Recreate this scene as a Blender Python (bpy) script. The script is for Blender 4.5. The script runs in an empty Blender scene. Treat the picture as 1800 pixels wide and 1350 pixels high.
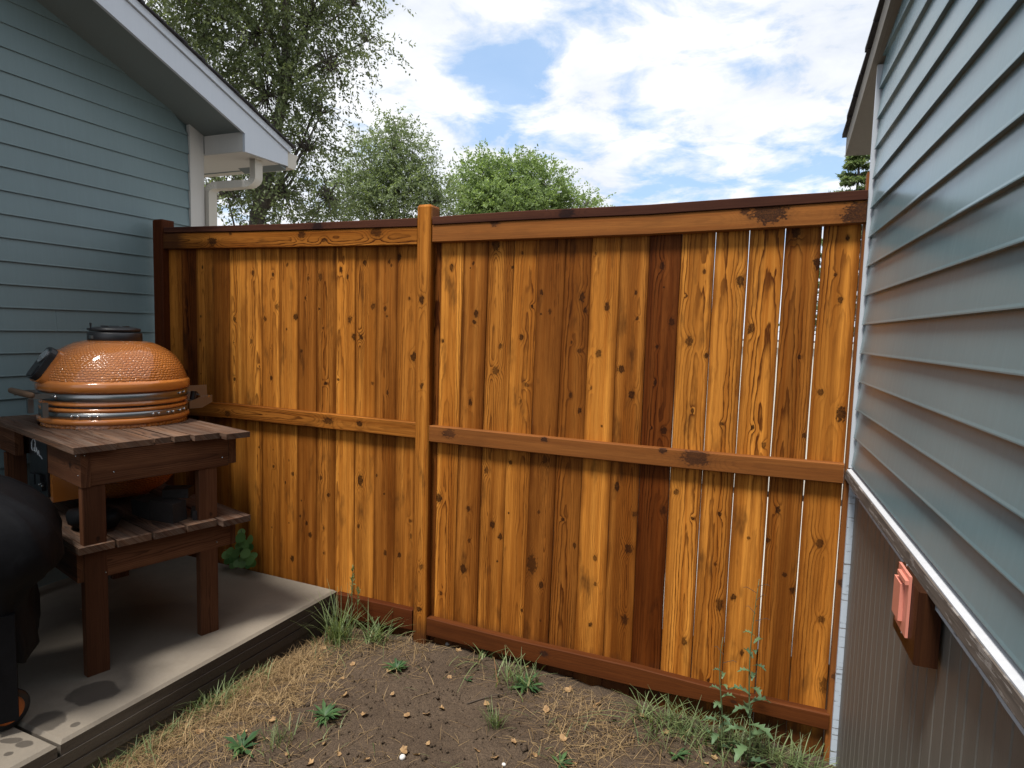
import bpy, math, random
import numpy as np
from mathutils import Vector, Matrix

S = bpy.context.scene
COL = S.collection
R = math.radians
V = Vector
rng = random.Random(7)
nrs = np.random.RandomState(11)

# ------------------------------------------------------------------ camera
H = 1.70                                  # eye height above the soil at the middle post
MR = ((0.914352, 0.403996, 0.027333), (-0.058582, 0.065192, 0.996152), (-0.400660, 0.912435, -0.083275))
FPX = 1110.76
cam_d = bpy.data.cameras.new("camera"); cam = bpy.data.objects.new("camera", cam_d); COL.objects.link(cam)
cam_d.sensor_width = 36.0; cam_d.lens = FPX / 1800.0 * 36.0; cam_d.clip_start = 0.02; cam_d.clip_end = 2000
rt, up, fw = (V(r).normalized() for r in MR)
cam.matrix_world = Matrix(((rt.x, up.x, -fw.x, 0), (rt.y, up.y, -fw.y, 0), (rt.z, up.z, -fw.z, H), (0, 0, 0, 1)))
S.camera = cam

# ------------------------------------------------------------------ light
SUN_TO = V((-0.26, -0.80, 1.85)).normalized()          # high, behind the camera, veiled by thin cloud
sun_d = bpy.data.lights.new("sun", 'SUN'); sun_d.energy = 2.9; sun_d.angle = R(13); sun_d.color = (1.0, 0.95, 0.88)
sun = bpy.data.objects.new("sun", sun_d); COL.objects.link(sun)
sun.rotation_euler = SUN_TO.to_track_quat('Z', 'Y').to_euler(); sun.location = (0, -3, 12)

W = bpy.data.worlds.new("World"); S.world = W; W.use_nodes = True
wn, wl = W.node_tree.nodes, W.node_tree.links
wn.clear()
def wnode(t, **k):
    n = wn.new(t)
    for a, b in k.items(): setattr(n, a, b)
    return n
def wmath(op, a, b=None, clamp=False):
    n = wn.new('ShaderNodeMath'); n.operation = op; n.use_clamp = clamp
    for i, x in enumerate((a, b)):
        if x is None: continue
        if isinstance(x, (int, float)): n.inputs[i].default_value = x
        else: wl.new(x, n.inputs[i])
    return n.outputs[0]
sky = wnode('ShaderNodeTexSky', sky_type='NISHITA', sun_disc=False)
sky.sun_elevation = math.asin(SUN_TO.z); sky.sun_rotation = math.atan2(SUN_TO.x, SUN_TO.y)
sky.altitude = 1600; sky.air_density = 1.0; sky.dust_density = 0.4; sky.ozone_density = 1.0
SKY_STR = 0.12
OPENINGS = [((-0.454, 0.805, 0.382), 0.04, 0.16), ((-0.398, 0.836, 0.377), 0.05, 0.18), ((-0.339, 0.86, 0.382), 0.045, 0.16), ((-0.384, 0.856, 0.347), 0.06, 0.22), ((-0.415, 0.858, 0.303), 0.055, 0.2), ((-0.449, 0.851, 0.272), 0.05, 0.19), ((-0.372, 0.886, 0.275), 0.06, 0.22), ((-0.309, 0.909, 0.28), 0.045, 0.15), ((-0.222, 0.928, 0.299), 0.05, 0.17), ((-0.167, 0.938, 0.302), 0.04, 0.13), ((-0.191, 0.953, 0.236), 0.045, 0.15), ((-0.223, 0.948, 0.225), 0.035, 0.12), ((0.017, 0.96, 0.278), 0.05, 0.1), ((-0.021, 0.976, 0.217), 0.05, 0.11), ((-0.565, 0.774, 0.286), 0.05, 0.1), ((0.062, 0.972, 0.226), 0.05, 0.1), ((0.8, -0.3, 0.5), 0.3, 0.14), ((-0.7, -0.5, 0.5), 0.3, 0.14), ((0.3, 0.1, 0.95), 0.25, 0.12), ((-0.9, 0.35, 0.25), 0.2, 0.12), ((0.75, 0.6, 0.3), 0.2, 0.12), ((0.2, -0.95, 0.3), 0.25, 0.12)]
tc = wnode('ShaderNodeTexCoord')
sep = wnode('ShaderNodeSeparateXYZ'); wl.new(tc.outputs['Generated'], sep.inputs[0])
zz = wmath('ADD', wmath('MAXIMUM', sep.outputs[2], 0.0), 0.16)
comb = wnode('ShaderNodeCombineXYZ')
wl.new(wmath('DIVIDE', sep.outputs[0], zz), comb.inputs[0]); wl.new(wmath('DIVIDE', sep.outputs[1], zz), comb.inputs[1])
def wnoise(sc, det, rough, dist, off, stretch=(1, 1, 1)):
    m = wnode('ShaderNodeMapping'); wl.new(comb.outputs[0], m.inputs[0]); m.inputs['Location'].default_value = off; m.inputs['Scale'].default_value = stretch
    n = wnode('ShaderNodeTexNoise'); wl.new(m.outputs[0], n.inputs['Vector'])
    n.inputs['Scale'].default_value = sc; n.inputs['Detail'].default_value = det; n.inputs['Roughness'].default_value = rough; n.inputs['Distortion'].default_value = dist
    return n.outputs['Fac']
CLOUD_OFF = (3.1, 1.7, 0.0)
n1 = wnoise(0.80, 10, 0.56, 0.35, CLOUD_OFF)
n2 = wnoise(4.2, 10, 0.60, 0.3, (7.7, 2.1, 4.0))
n3 = wnoise(1.5, 8, 0.60, 0.4, (1.2, 8.4, 9.0))
cov = wmath('ADD', wmath('MULTIPLY', n1, 0.42), wmath('MULTIPLY', n2, 0.58))
# the broken openings of blue between the clouds, as directions on the dome with a reach in radians
def opening(d, reach):
    dv = wnode('ShaderNodeVectorMath', operation='DOT_PRODUCT'); wl.new(tc.outputs['Generated'], dv.inputs[0]); dv.inputs[1].default_value = d
    return wmath('POWER', 2.718, wmath('MULTIPLY', wmath('SUBTRACT', 1.0, dv.outputs['Value']), -2.0 / (reach * reach)))
op = None
for d_, r_, k_ in OPENINGS:
    o_ = wmath('MULTIPLY', opening(d_, r_), k_ * 0.42); op = o_ if op is None else wmath('ADD', op, o_)
cov = wmath('SUBTRACT', cov, op)
ramp = wnode('ShaderNodeValToRGB'); wl.new(cov, ramp.inputs[0])
ramp.color_ramp.elements[0].position = 0.36; ramp.color_ramp.elements[0].color = (0, 0, 0, 1)
ramp.color_ramp.elements[1].position = 0.47; ramp.color_ramp.elements[1].color = (1, 1, 1, 1)
cl = wnode('ShaderNodeValToRGB'); wl.new(wmath('ADD', wmath('MULTIPLY', n3, 0.55), wmath('MULTIPLY', n2, 0.45)), cl.inputs[0])
cl.color_ramp.elements[0].position = 0.36; cl.color_ramp.elements[0].color = (0.62, 0.66, 0.73, 1)
cl.color_ramp.elements[1].position = 0.62; cl.color_ramp.elements[1].color = (0.92, 0.92, 0.93, 1)
bg1 = wnode('ShaderNodeBackground'); wl.new(sky.outputs[0], bg1.inputs[0]); bg1.inputs[1].default_value = SKY_STR
bg2 = wnode('ShaderNodeBackground'); wl.new(cl.outputs[0], bg2.inputs[0]); bg2.inputs[1].default_value = 0.62
mixw = wnode('ShaderNodeMixShader'); wl.new(wmath('ADD', wmath('MULTIPLY', ramp.outputs[0], 0.80), 0.16), mixw.inputs[0]); wl.new(bg1.outputs[0], mixw.inputs[1]); wl.new(bg2.outputs[0], mixw.inputs[2])
bg3 = wnode('ShaderNodeBackground'); bg3.inputs[0].default_value = (0.36, 0.62, 0.98, 1); bg3.inputs[1].default_value = 0.48   # thin blue-white haze of a humid summer sky
mixv = wnode('ShaderNodeMixShader'); mixv.inputs[0].default_value = 0.62; wl.new(bg1.outputs[0], mixv.inputs[1]); wl.new(bg3.outputs[0], mixv.inputs[2])
wl.new(mixv.outputs[0], mixw.inputs[1])
wo = wnode('ShaderNodeOutputWorld'); wl.new(mixw.outputs[0], wo.inputs[0])

S.view_settings.view_transform = 'Standard'; S.view_settings.look = 'None'
S.view_settings.exposure = 1.06; S.view_settings.gamma = 1.0; S.view_settings.use_curve_mapping = False
S.cycles.max_bounces = 8; S.cycles.diffuse_bounces = 4; S.cycles.glossy_bounces = 3; S.cycles.transparent_max_bounces = 6

# ------------------------------------------------------------------ survey helpers: a sight line meets a known surface
MRv = [rt, up, fw]
def ray(u, v):
    a, b = (u - 900) / FPX, -(v - 675) / FPX
    return rt * a + up * b + fw
EYE = V((0, 0, H))
def onY(u, v, D):
    d = ray(u, v); return EYE + d * (D / d.y)
def onZ(u, v, z):
    d = ray(u, v); return EYE + d * ((z - H) / d.z)
def onP(u, v, p0, n):
    d = ray(u, v); return EYE + d * ((V(p0) - EYE).dot(n) / d.dot(n))

# ------------------------------------------------------------------ mesh helpers
class MB:
    def __init__(s): s.v = []; s.f = []; s.uv = []; s.mi = []
    def add(s, vs, fs, uvs=None, mi=0):
        o = len(s.v); s.v += [tuple(x) for x in vs]
        for k, f in enumerate(fs):
            s.f.append([i + o for i in f]); s.mi.append(mi)
            s.uv.append(uvs[k] if uvs else [(0, 0)] * len(f))
        return s
    def build(s, name, mat, parent=None, smooth=False, flip=False, loc=None):
        me = bpy.data.meshes.new(name)
        vs = s.v
        if loc is not None: vs = [(a - loc[0], b - loc[1], c - loc[2]) for a, b, c in vs]
        fs = [f[::-1] for f in s.f] if flip else s.f
        me.from_pydata(vs, [], fs)
        ul = me.uv_layers.new(name="UVMap")
        flat = []
        for u in s.uv: flat += [c for p in (u[::-1] if flip else u) for c in p]
        ul.data.foreach_set("uv", flat)
        for m in (mat if isinstance(mat, (list, tuple)) else [mat]): me.materials.append(m)
        me.polygons.foreach_set("material_index", s.mi)
        if smooth: me.polygons.foreach_set("use_smooth", [True] * len(me.polygons))
        me.update()
        o = bpy.data.objects.new(name, me); COL.objects.link(o)
        if loc is not None: o.location = loc
        if parent: adopt(o, parent)
        return o
def adopt(o, p):
    o.parent = p; o.matrix_parent_inverse = Matrix.Translation(-world_loc(p))
def world_loc(p):
    l = V(p.location)
    while p.parent: p = p.parent; l += V((0, 0, 0)); 
    return l
def thing(name, label, cat, loc=(0, 0, 0), group=None):
    o = bpy.data.objects.new(name, None); COL.objects.link(o); o.location = loc; o.empty_display_size = 0.1
    o["label"] = label; o["category"] = cat
    if group: o["group"] = group
    return o
def tag(o, label=None, cat=None, group=None, kind=None):
    if label: o["label"] = label
    if cat: o["category"] = cat
    if group: o["group"] = group
    if kind: o["kind"] = kind
    return o
def box(mb, c, ax, ay, az, mi=0):
    """centre and three half-axes"""
    c, ax, ay, az = V(c), V(ax), V(ay), V(az)
    vs = [c + ax * i + ay * j + az * k for k in (-1, 1) for j in (-1, 1) for i in (-1, 1)]
    fs = [(0, 2, 3, 1), (4, 5, 7, 6), (0, 1, 5, 4), (2, 6, 7, 3), (0, 4, 6, 2), (1, 3, 7, 5)]
    if ax.cross(ay).dot(az) < 0: fs = [f[::-1] for f in fs]
    L = (ax.length * 2, ay.length * 2, az.length * 2)
    uv = []
    for f in fs:
        pts = [(vs[i] - c) for i in f]
        q = [(p.dot(ax) / ax.length, p.dot(ay) / ay.length, p.dot(az) / az.length) for p in pts]
        ks = [k for k in range(3) if max(t[k] for t in q) - min(t[k] for t in q) > 1e-7]
        ks.sort(key=lambda k: L[k])
        uv.append([(t[ks[0]], t[ks[1]]) for t in q])
    mb.add(vs, fs, uv, mi); return mb
def plank(mb, stations, t, ch=0.003, mi=0):
    """stations: (left, right) points of the front face along the length; t: thickness vector to the back"""
    t = V(t); n = len(stations); ring = []; uvr = []; L = 0; prev = None
    tl = t.length
    for a, b in stations:
        a, b = V(a), V(b); m = (a + b) / 2
        if prev is not None: L += (m - prev).length
        prev = m; w = (b - a); wl_ = w.length; cw = w * (ch / wl_); ct = t * (ch / tl)
        ring.append([a + ct, a + cw, b - cw, b + ct, b + t, a + t])
        uvr.append(([-wl_ / 2 - ch, -wl_ / 2 + ch, wl_ / 2 - ch, wl_ / 2 + ch, wl_ / 2 + tl, wl_ * 1.5 + tl], L))
    vs = [p for r in ring for p in r]; fs = []; uv = []
    for k in range(n - 1):
        for i in range(6):
            j = (i + 1) % 6
            u0, u1 = uvr[k][0][i], (uvr[k][0][j] if j else uvr[k][0][5] + tl)
            fs.append((k * 6 + i, k * 6 + j, (k + 1) * 6 + j, (k + 1) * 6 + i))
            uv.append([(u0, uvr[k][1]), (u1, uvr[k][1]), (u1, uvr[k + 1][1]), (u0, uvr[k + 1][1])])
    e0 = list(range(6))[::-1]; e1 = [(n - 1) * 6 + i for i in range(6)]
    for e, k in ((e0, 0), (e1, n - 1)):
        fs.append(tuple(e)); q = []
        for i in e:
            q.append((uvr[k][0][i % 6], uvr[k][1] + (0.02 if (i % 6) in (4, 5) else 0)))
        uv.append(q)
    # orientation: front face must look along -t
    a, b = V(stations[0][0]), V(stations[0][1]); c = V(stations[-1][0])
    if (b - a).cross(c - a).dot(-t) < 0:
        fs = [f[::-1] for f in fs]; uv = [q[::-1] for q in uv]
    mb.add(vs, fs, uv, mi); return mb
def prism(mb, poly, vec, uvdirs=None, mi=0):
    """extrude polygon (3D points) along vec"""
    poly = [V(p) for p in poly]; vec = V(vec); n = len(poly)
    nor = V((0, 0, 0))
    for i in range(n): nor += poly[i].cross(poly[(i + 1) % n])
    if nor.dot(vec) > 0: poly = poly[::-1]
    vs = poly + [p + vec for p in poly]
    a, b = uvdirs if uvdirs else (V((1, 0, 0)), V((0, 1, 0)))
    U = lambda p: (p.dot(a), p.dot(b))
    fs = [tuple(range(n)), tuple(range(2 * n - 1, n - 1, -1))]
    uv = [[U(vs[i]) for i in f] for f in fs]
    for i in range(n):
        j = (i + 1) % n; f = (j, i, n + i, n + j); fs.append(f)
        uv.append([(U(vs[k])[0] + (vs[k].z) * 0.9, U(vs[k])[1]) for k in f])
    mb.add(vs, fs, uv, mi); return mb
def tube(mb, pts, rad, n=8, mi=0, cap=True):
    pts = [V(p) for p in pts]; m = len(pts)
    if not isinstance(rad, (list, tuple)): rad = [rad] * m
    vs = []; fs = []; ref = None
    for i in range(m):
        d = (pts[min(i + 1, m - 1)] - pts[max(i - 1, 0)]).normalized()
        if ref is None: ref = d.orthogonal().normalized()
        ref = (ref - d * ref.dot(d))
        ref = ref.normalized() if ref.length > 1e-6 else d.orthogonal().normalized()
        o = d.cross(ref)
        for k in range(n):
            a = 2 * math.pi * k / n
            vs.append(pts[i] + (ref * math.cos(a) + o * math.sin(a)) * rad[i])
    for i in range(m - 1):
        for k in range(n):
            l = (k + 1) % n
            fs.append((i * n + k, i * n + l, (i + 1) * n + l, (i + 1) * n + k))
    if cap: fs.append(tuple(range(n))[::-1]); fs.append(tuple((m - 1) * n + k for k in range(n)))
    mb.add(vs, fs, None, mi); return mb
def lathe(mb, prof, c, n=64, mi=0, a0=0.0, a1=2 * math.pi, capends=False):
    c = V(c); full = abs(a1 - a0 - 2 * math.pi) < 1e-6; m = n if full else n + 1
    vs = []; uvs = []; L = [0]
    for i in range(1, len(prof)): L.append(L[-1] + math.hypot(prof[i][0] - prof[i - 1][0], prof[i][1] - prof[i - 1][1]))
    for r, z in prof:
        for k in range(m):
            a = a0 + (a1 - a0) * k / n
            vs.append(c + V((r * math.cos(a), r * math.sin(a), z)))
    fs = []; uv = []
    for i in range(len(prof) - 1):
        for k in range(n):
            l = (k + 1) % m
            fs.append((i * m + k, i * m + l, (i + 1) * m + l, (i + 1) * m + k))
            uv.append([(k / n, L[i]), ((k + 1) / n, L[i]), ((k + 1) / n, L[i + 1]), (k / n, L[i + 1])])
    mb.add(vs, fs, uv, mi); return mb
def sphere(mb, c, r, nu=10, nv=6, mi=0):
    c = V(c); r = V(r) if not isinstance(r, (int, float)) else V((r, r, r))
    vs = [c + V((0, 0, r.z))]
    for i in range(1, nv):
        t = math.pi * i / nv
        for k in range(nu):
            a = 2 * math.pi * k / nu
            vs.append(c + V((r.x * math.sin(t) * math.cos(a), r.y * math.sin(t) * math.sin(a), r.z * math.cos(t))))
    vs.append(c - V((0, 0, r.z))); fs = []
    for k in range(nu): fs.append((0, 1 + k, 1 + (k + 1) % nu))
    for i in range(nv - 2):
        for k in range(nu):
            a = 1 + i * nu + k; b = 1 + i * nu + (k + 1) % nu
            fs.append((a, a + nu, b + nu, b))
    e = len(vs) - 1; o = 1 + (nv - 2) * nu
    for k in range(nu): fs.append((o + k, e, o + (k + 1) % nu))
    mb.add(vs, fs, None, mi); return mb
def fast_mesh(name, verts, quads, mat, parent=None, shade=None, tri=False):
    me = bpy.data.meshes.new(name); k = quads.shape[1]
    me.vertices.add(len(verts)); me.vertices.foreach_set("co", verts.astype(np.float32).ravel())
    me.loops.add(quads.size); me.loops.foreach_set("vertex_index", quads.astype(np.int32).ravel())
    me.polygons.add(len(quads)); me.polygons.foreach_set("loop_start", np.arange(0, quads.size, k, dtype=np.int32))
    if shade is not None:
        at = me.attributes.new("shade", 'FLOAT', 'POINT'); at.data.foreach_set("value", shade.astype(np.float32))
    me.materials.append(mat); me.update(calc_edges=True)
    o = bpy.data.objects.new(name, me); COL.objects.link(o)
    if parent: adopt(o, parent)
    return o

# ------------------------------------------------------------------ material helpers
class NT:
    def __init__(s, name):
        s.m = bpy.data.materials.new(name); s.m.use_nodes = True
        s.n = s.m.node_tree.nodes; s.l = s.m.node_tree.links
        s.b = s.n['Principled BSDF']; s.out = s.n['Material Output']
    def new(s, t, **k):
        n = s.n.new(t)
        for a, b in k.items(): setattr(n, a, b)
        return n
    def put(s, x, sock):
        if x is None: return
        if hasattr(x, 'is_output'): s.l.new(x, sock)
        else:
            if isinstance(x, (tuple, list)) and len(x) == 3 and sock.type == 'RGBA': x = (*x, 1)
            sock.default_value = x
    def math(s, op, a, b=None, c=None, clamp=False):
        n = s.n.new('ShaderNodeMath'); n.operation = op; n.use_clamp = clamp
        for i, x in enumerate((a, b, c)): s.put(x, n.inputs[i])
        return n.outputs[0]
    def mix(s, f, a, b, mode='MIX'):
        n = s.n.new('ShaderNodeMix'); n.data_type = 'RGBA'; n.blend_type = mode
        s.put(f, n.inputs[0]); s.put(a, n.inputs[6]); s.put(b, n.inputs[7]); return n.outputs[2]
    def noise(s, vec, scale, det=4, rough=0.55, dist=0.0):
        n = s.n.new('ShaderNodeTexNoise'); s.put(vec, n.inputs['Vector']); n.inputs['Scale'].default_value = scale
        n.inputs['Detail'].default_value = det; n.inputs['Roughness'].default_value = rough; n.inputs['Distortion'].default_value = dist
        return n.outputs['Fac']
    def mapping(s, vec, sc=(1, 1, 1), loc=(0, 0, 0)):
        n = s.n.new('ShaderNodeMapping'); s.put(vec, n.inputs[0]); n.inputs['Scale'].default_value = sc
        s.put(loc, n.inputs['Location']); return n.outputs[0]
    def ramp(s, f, stops, interp='LINEAR'):
        n = s.n.new('ShaderNodeValToRGB'); s.put(f, n.inputs[0]); r = n.color_ramp; r.interpolation = interp
        while len(r.elements) < len(stops): r.elements.new(0.5)
        for e, (p, c) in zip(r.elements, stops):
            e.position = p; e.color = (*c, 1) if not isinstance(c, (int, float)) else (c, c, c, 1)
        return n.outputs[0]
    def obj(s): return s.new('ShaderNodeTexCoord').outputs['Object']
    def geo(s): return s.new('ShaderNodeNewGeometry').outputs['Position']
    def attr(s, name, kind='OBJECT'):
        return s.new('ShaderNodeAttribute', attribute_type=kind, attribute_name=name)
    def bump(s, h, dist, strength=1.0):
        n = s.n.new('ShaderNodeBump'); s.put(h, n.inputs['Height']); n.inputs['Distance'].default_value = dist; n.inputs['Strength'].default_value = strength
        s.l.new(n.outputs[0], s.b.inputs['Normal']); return n
    def fin(s, col=None, rough=None, metal=None, coat=None, spec=None):
        s.put(col, s.b.inputs['Base Color']); s.put(rough, s.b.inputs['Roughness']); s.put(metal, s.b.inputs['Metallic'])
        if coat is not None: s.put(coat, s.b.inputs['Coat Weight']); s.b.inputs['Coat Roughness'].default_value = 0.06
        s.put(spec, s.b.inputs['Specular IOR Level'])
        return s.m

NK = 8
def wood_material(name, light, mid, line, knot, rough=(0.38, 0.62), ringw=0.0055, greyed=0.0, bump=0.0012, damp_shade=False):
    """flat-sawn board: growth rings cut by the face, bent round knots given per board as (across, along, radius)"""
    t = NT(name)
    uv = t.new('ShaderNodeUVMap', uv_map='UVMap').outputs[0]
    sx = t.new('ShaderNodeSeparateXYZ'); t.l.new(uv, sx.inputs[0]); u, v = sx.outputs[0], sx.outputs[1]
    seed = t.attr('seed').outputs['Fac']; tone = t.attr('tone').outputs['Fac']; cath = t.attr('cath').outputs['Vector']
    cs = t.new('ShaderNodeSeparateXYZ'); t.l.new(cath, cs.inputs[0])   # centre of rings, slope along, ring contrast
    cb = t.new('ShaderNodeCombineXYZ'); t.put(u, cb.inputs[0]); t.put(v, cb.inputs[1]); t.put(seed, cb.inputs[2]); base = cb.outputs[0]
    wob = t.noise(t.mapping(base, (7, 1.3, 1)), 1.0, 3, 0.5)
    wob2 = t.noise(t.mapping(base, (26, 5, 1.7)), 1.0, 3, 0.55)
    depth = t.math('ADD', t.math('MULTIPLY', v, cs.outputs[1]), t.math('ADD', t.math('MULTIPLY', wob, 0.05), -0.012))
    du = t.math('ADD', t.math('SUBTRACT', u, cs.outputs[0]), t.math('MULTIPLY', t.math('SUBTRACT', wob2, 0.5), 0.016))
    rr = t.math('SQRT', t.math('ADD', t.math('MULTIPLY', du, du), t.math('MULTIPLY', depth, depth)))
    phase = rr; dark = None; 
    ringw_a = t.attr('ringw').outputs['Fac']
    for i in range(NK):
        a = t.new('ShaderNodeAttribute', attribute_type='OBJECT', attribute_name='k%d' % i)
        s3 = t.new('ShaderNodeSeparateXYZ'); t.l.new(a.outputs['Vector'], s3.inputs[0])
        x = t.math('SUBTRACT', u, s3.outputs[0]); y = t.math('MULTIPLY', t.math('SUBTRACT', v, s3.outputs[1]), (0.62, 0.85, 0.72, 1.0, 0.55, 0.78, 0.9, 0.66)[i])
        d = t.math('SQRT', t.math('ADD', t.math('MULTIPLY', x, x), t.math('MULTIPLY', y, y)))
        q = t.math('DIVIDE', d, t.math('ADD', s3.outputs[2], 1e-5))               # 1 at the knot's rim
        g = t.math('MULTIPLY', t.math('POWER', 2.718, t.math('MULTIPLY', t.math('MULTIPLY', q, q), -0.20)), t.math('MULTIPLY', s3.outputs[2], 1.5))
        phase = t.math('ADD', phase, g)
        dark = q if dark is None else t.math('MINIMUM', dark, q)
    qn = t.math('ADD', dark, t.math('MULTIPLY', t.math('SUBTRACT', t.noise(t.mapping(base, (110, 60, 3)), 1.0, 4), 0.5), 2.4))
    ph = t.math('DIVIDE', phase, ringw_a)
    ph = t.math('ADD', ph, t.math('MULTIPLY', t.noise(t.mapping(base, (60, 9, 2.3)), 1.0, 2), 0.9))
    fr = t.math('FRACT', ph)
    ring = t.ramp(fr, [(0.0, 0.0), (0.55, 0.10), (0.84, 0.95), (0.93, 1.0), (1.0, 0.0)])
    rmask = t.ramp(t.noise(t.mapping(base, (11, 0.9, 6.3)), 1.0, 2, 0.5), [(0.40, 0.22), (0.60, 1.0)])
    ring = t.math('MULTIPLY', t.math('MULTIPLY', ring, rmask), cs.outputs[2])
    fib = t.noise(t.mapping(base, (420, 7, 5)), 1.0, 3, 0.65)
    streak = t.noise(t.mapping(base, (34, 0.55, 2.9)), 1.0, 3, 0.6)
    blot = t.noise(t.mapping(base, (9, 2.2, 4.1)), 1.0, 4, 0.6)
    broad = t.noise(t.mapping(base, (13, 0.35, 3.7)), 1.0, 2, 0.5)
    c = t.mix(t.ramp(streak, [(0.36, 0.0), (0.68, 1.0)]), light, mid)
    c = t.mix(t.math('MULTIPLY', t.ramp(broad, [(0.40, 0.0), (0.64, 1.0)]), 0.70), c, tuple(0.55 * a + 0.45 * b for a, b in zip(mid, line)))
    c = t.mix(t.math('MULTIPLY', ring, 0.98), c, line)
    c = t.mix(t.math('MULTIPLY', t.ramp(fib, [(0.35, 0.0), (0.75, 1.0)]), 0.42), c, line)
    c = t.mix(t.math('MULTIPLY', t.ramp(blot, [(0.52, 0.0), (0.80, 1.0)]), 0.45), c, line)
    if damp_shade:
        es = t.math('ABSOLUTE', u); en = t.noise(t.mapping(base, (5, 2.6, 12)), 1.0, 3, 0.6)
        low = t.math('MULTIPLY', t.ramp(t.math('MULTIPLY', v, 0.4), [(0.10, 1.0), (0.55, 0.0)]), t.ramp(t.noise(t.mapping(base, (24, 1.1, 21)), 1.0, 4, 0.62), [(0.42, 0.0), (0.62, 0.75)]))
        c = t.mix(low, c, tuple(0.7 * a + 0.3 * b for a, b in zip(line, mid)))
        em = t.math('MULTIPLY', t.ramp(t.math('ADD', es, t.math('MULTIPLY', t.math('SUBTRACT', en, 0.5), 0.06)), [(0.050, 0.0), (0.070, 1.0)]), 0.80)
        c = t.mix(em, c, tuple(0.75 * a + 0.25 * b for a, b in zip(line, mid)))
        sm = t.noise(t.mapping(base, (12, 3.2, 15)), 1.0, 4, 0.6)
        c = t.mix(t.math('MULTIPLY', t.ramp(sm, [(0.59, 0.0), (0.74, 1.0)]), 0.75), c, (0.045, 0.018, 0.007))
    # board tone: 1 = light board, 0 = dark heartwood
    c = t.mix(t.math('SUBTRACT', 1.0, tone, clamp=True), c, t.mix(1.0, c, (0.27, 0.19, 0.22), 'MULTIPLY'))
    kn = t.ramp(t.math('DIVIDE', qn, 4.0), [(0.0, 0.90), (0.14, 0.96), (0.23, 1.0), (0.27, 0.70), (0.31, 0.22), (0.50, 0.0)])
    kr = t.math('MULTIPLY', kn, t.ramp(t.noise(t.mapping(base, (260, 260, 1)), 1.0, 2), [(0.25, 0.70), (0.65, 1.0)]))
    kvar = t.ramp(t.noise(t.mapping(base, (9, 3.7, 13)), 1.0, 1), [(0.34, 0.75), (0.55, 1.0)])
    c = t.mix(t.math('MULTIPLY', kr, kvar), c, t.mix(t.noise(t.mapping(base, (170, 170, 7)), 1.0, 3), tuple(x * 0.3 for x in knot), tuple(x * 2.6 for x in knot)))
    if greyed:
        gz = t.noise(t.mapping(base, (60, 3.0, 1)), 1.0, 4, 0.65)
        c = t.mix(t.math('MULTIPLY', t.ramp(gz, [(0.38, 0.0), (0.72, 1.0)]), greyed), c, (0.20, 0.165, 0.135))
    t.bump(t.math('ADD', t.math('MULTIPLY', fib, 0.5), t.math('MULTIPLY', ring, -0.4)), bump, 0.7)
    if damp_shade:  # board feet: bottom rail's shade painted in together with damp
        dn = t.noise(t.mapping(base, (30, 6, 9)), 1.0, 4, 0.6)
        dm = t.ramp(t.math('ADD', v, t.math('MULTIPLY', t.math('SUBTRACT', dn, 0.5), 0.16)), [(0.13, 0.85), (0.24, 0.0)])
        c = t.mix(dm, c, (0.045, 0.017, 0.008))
    return t.fin(c, t.math('ADD', t.math('MULTIPLY', fib, rough[1] - rough[0]), rough[0]), spec=0.06)

CEDAR = wood_material("stained_cedar", (0.77, 0.322, 0.054), (0.42, 0.140, 0.018), (0.080, 0.021, 0.004), (0.011, 0.004, 0.002), damp_shade=True)
CEDAR_RED = wood_material("stained_cedar_rail", (0.36, 0.138, 0.034), (0.25, 0.085, 0.020), (0.078, 0.032, 0.012), (0.016, 0.008, 0.006), rough=(0.5, 0.75))
CAPWOOD = wood_material("dark_cap_wood", (0.105, 0.040, 0.022), (0.07, 0.026, 0.016), (0.03, 0.012, 0.009), (0.010, 0.006, 0.006), rough=(0.55, 0.8))
TABLEWOOD = wood_material("old_table_wood", (0.180, 0.080, 0.038), (0.110, 0.045, 0.022), (0.034, 0.015, 0.009), (0.012, 0.007, 0.005), rough=(0.5, 0.75))
TOPWOOD = wood_material("weathered_top_wood", (0.215, 0.115, 0.066), (0.11, 0.055, 0.032), (0.030, 0.017, 0.013), (0.015, 0.010, 0.008), rough=(0.45, 0.7), greyed=0.42, bump=0.003)
def wood_props(o, tone=1.0, cx=0.0, slope=0.014, contrast=0.7, knots=(), ringw=0.008):
    o["seed"] = rng.uniform(0, 50); o["tone"] = float(tone); o["cath"] = (float(cx), float(slope), float(contrast)); o["ringw"] = float(ringw)
    ks = list(knots)[:NK]
    for i in range(NK): o["k%d" % i] = tuple(float(q) for q in ks[i]) if i < len(ks) else (9.0, 9.0, 0.0001)
    return o

def paint(name, col, rough=0.3, spec=0.5, grime=0.15, grain=0.0, bump=0.0006):
    t = NT(name); p = t.geo()
    n = t.noise(p, 2.3, 5, 0.6); st = t.noise(t.mapping(p, (60, 60, 2.2)), 1.0, 4, 0.6); f = t.noise(t.mapping(p, (300, 300, 40)), 1.0, 2)
    c = t.mix(t.math('MULTIPLY', t.ramp(n, [(0.35, 0.0), (0.75, 1.0)]), grime), col, tuple(x * 0.62 for x in col))
    c = t.mix(t.math('MULTIPLY', t.ramp(st, [(0.45, 0.0), (0.8, 1.0)]), grime * 0.9), c, tuple(min(1, x * 1.35) for x in col))
    t.bump(t.math('ADD', t.math('MULTIPLY', f, 0.4), t.math('MULTIPLY', st, 0.8)), bump, 0.8)
    return t.fin(c, t.math('ADD', rough - 0.04, t.math('MULTIPLY', st, 0.10)), spec=spec)
SIDING_L = paint("blue_grey_siding_left", (0.145, 0.205, 0.215), 0.42, 0.35, 0.20)
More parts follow.
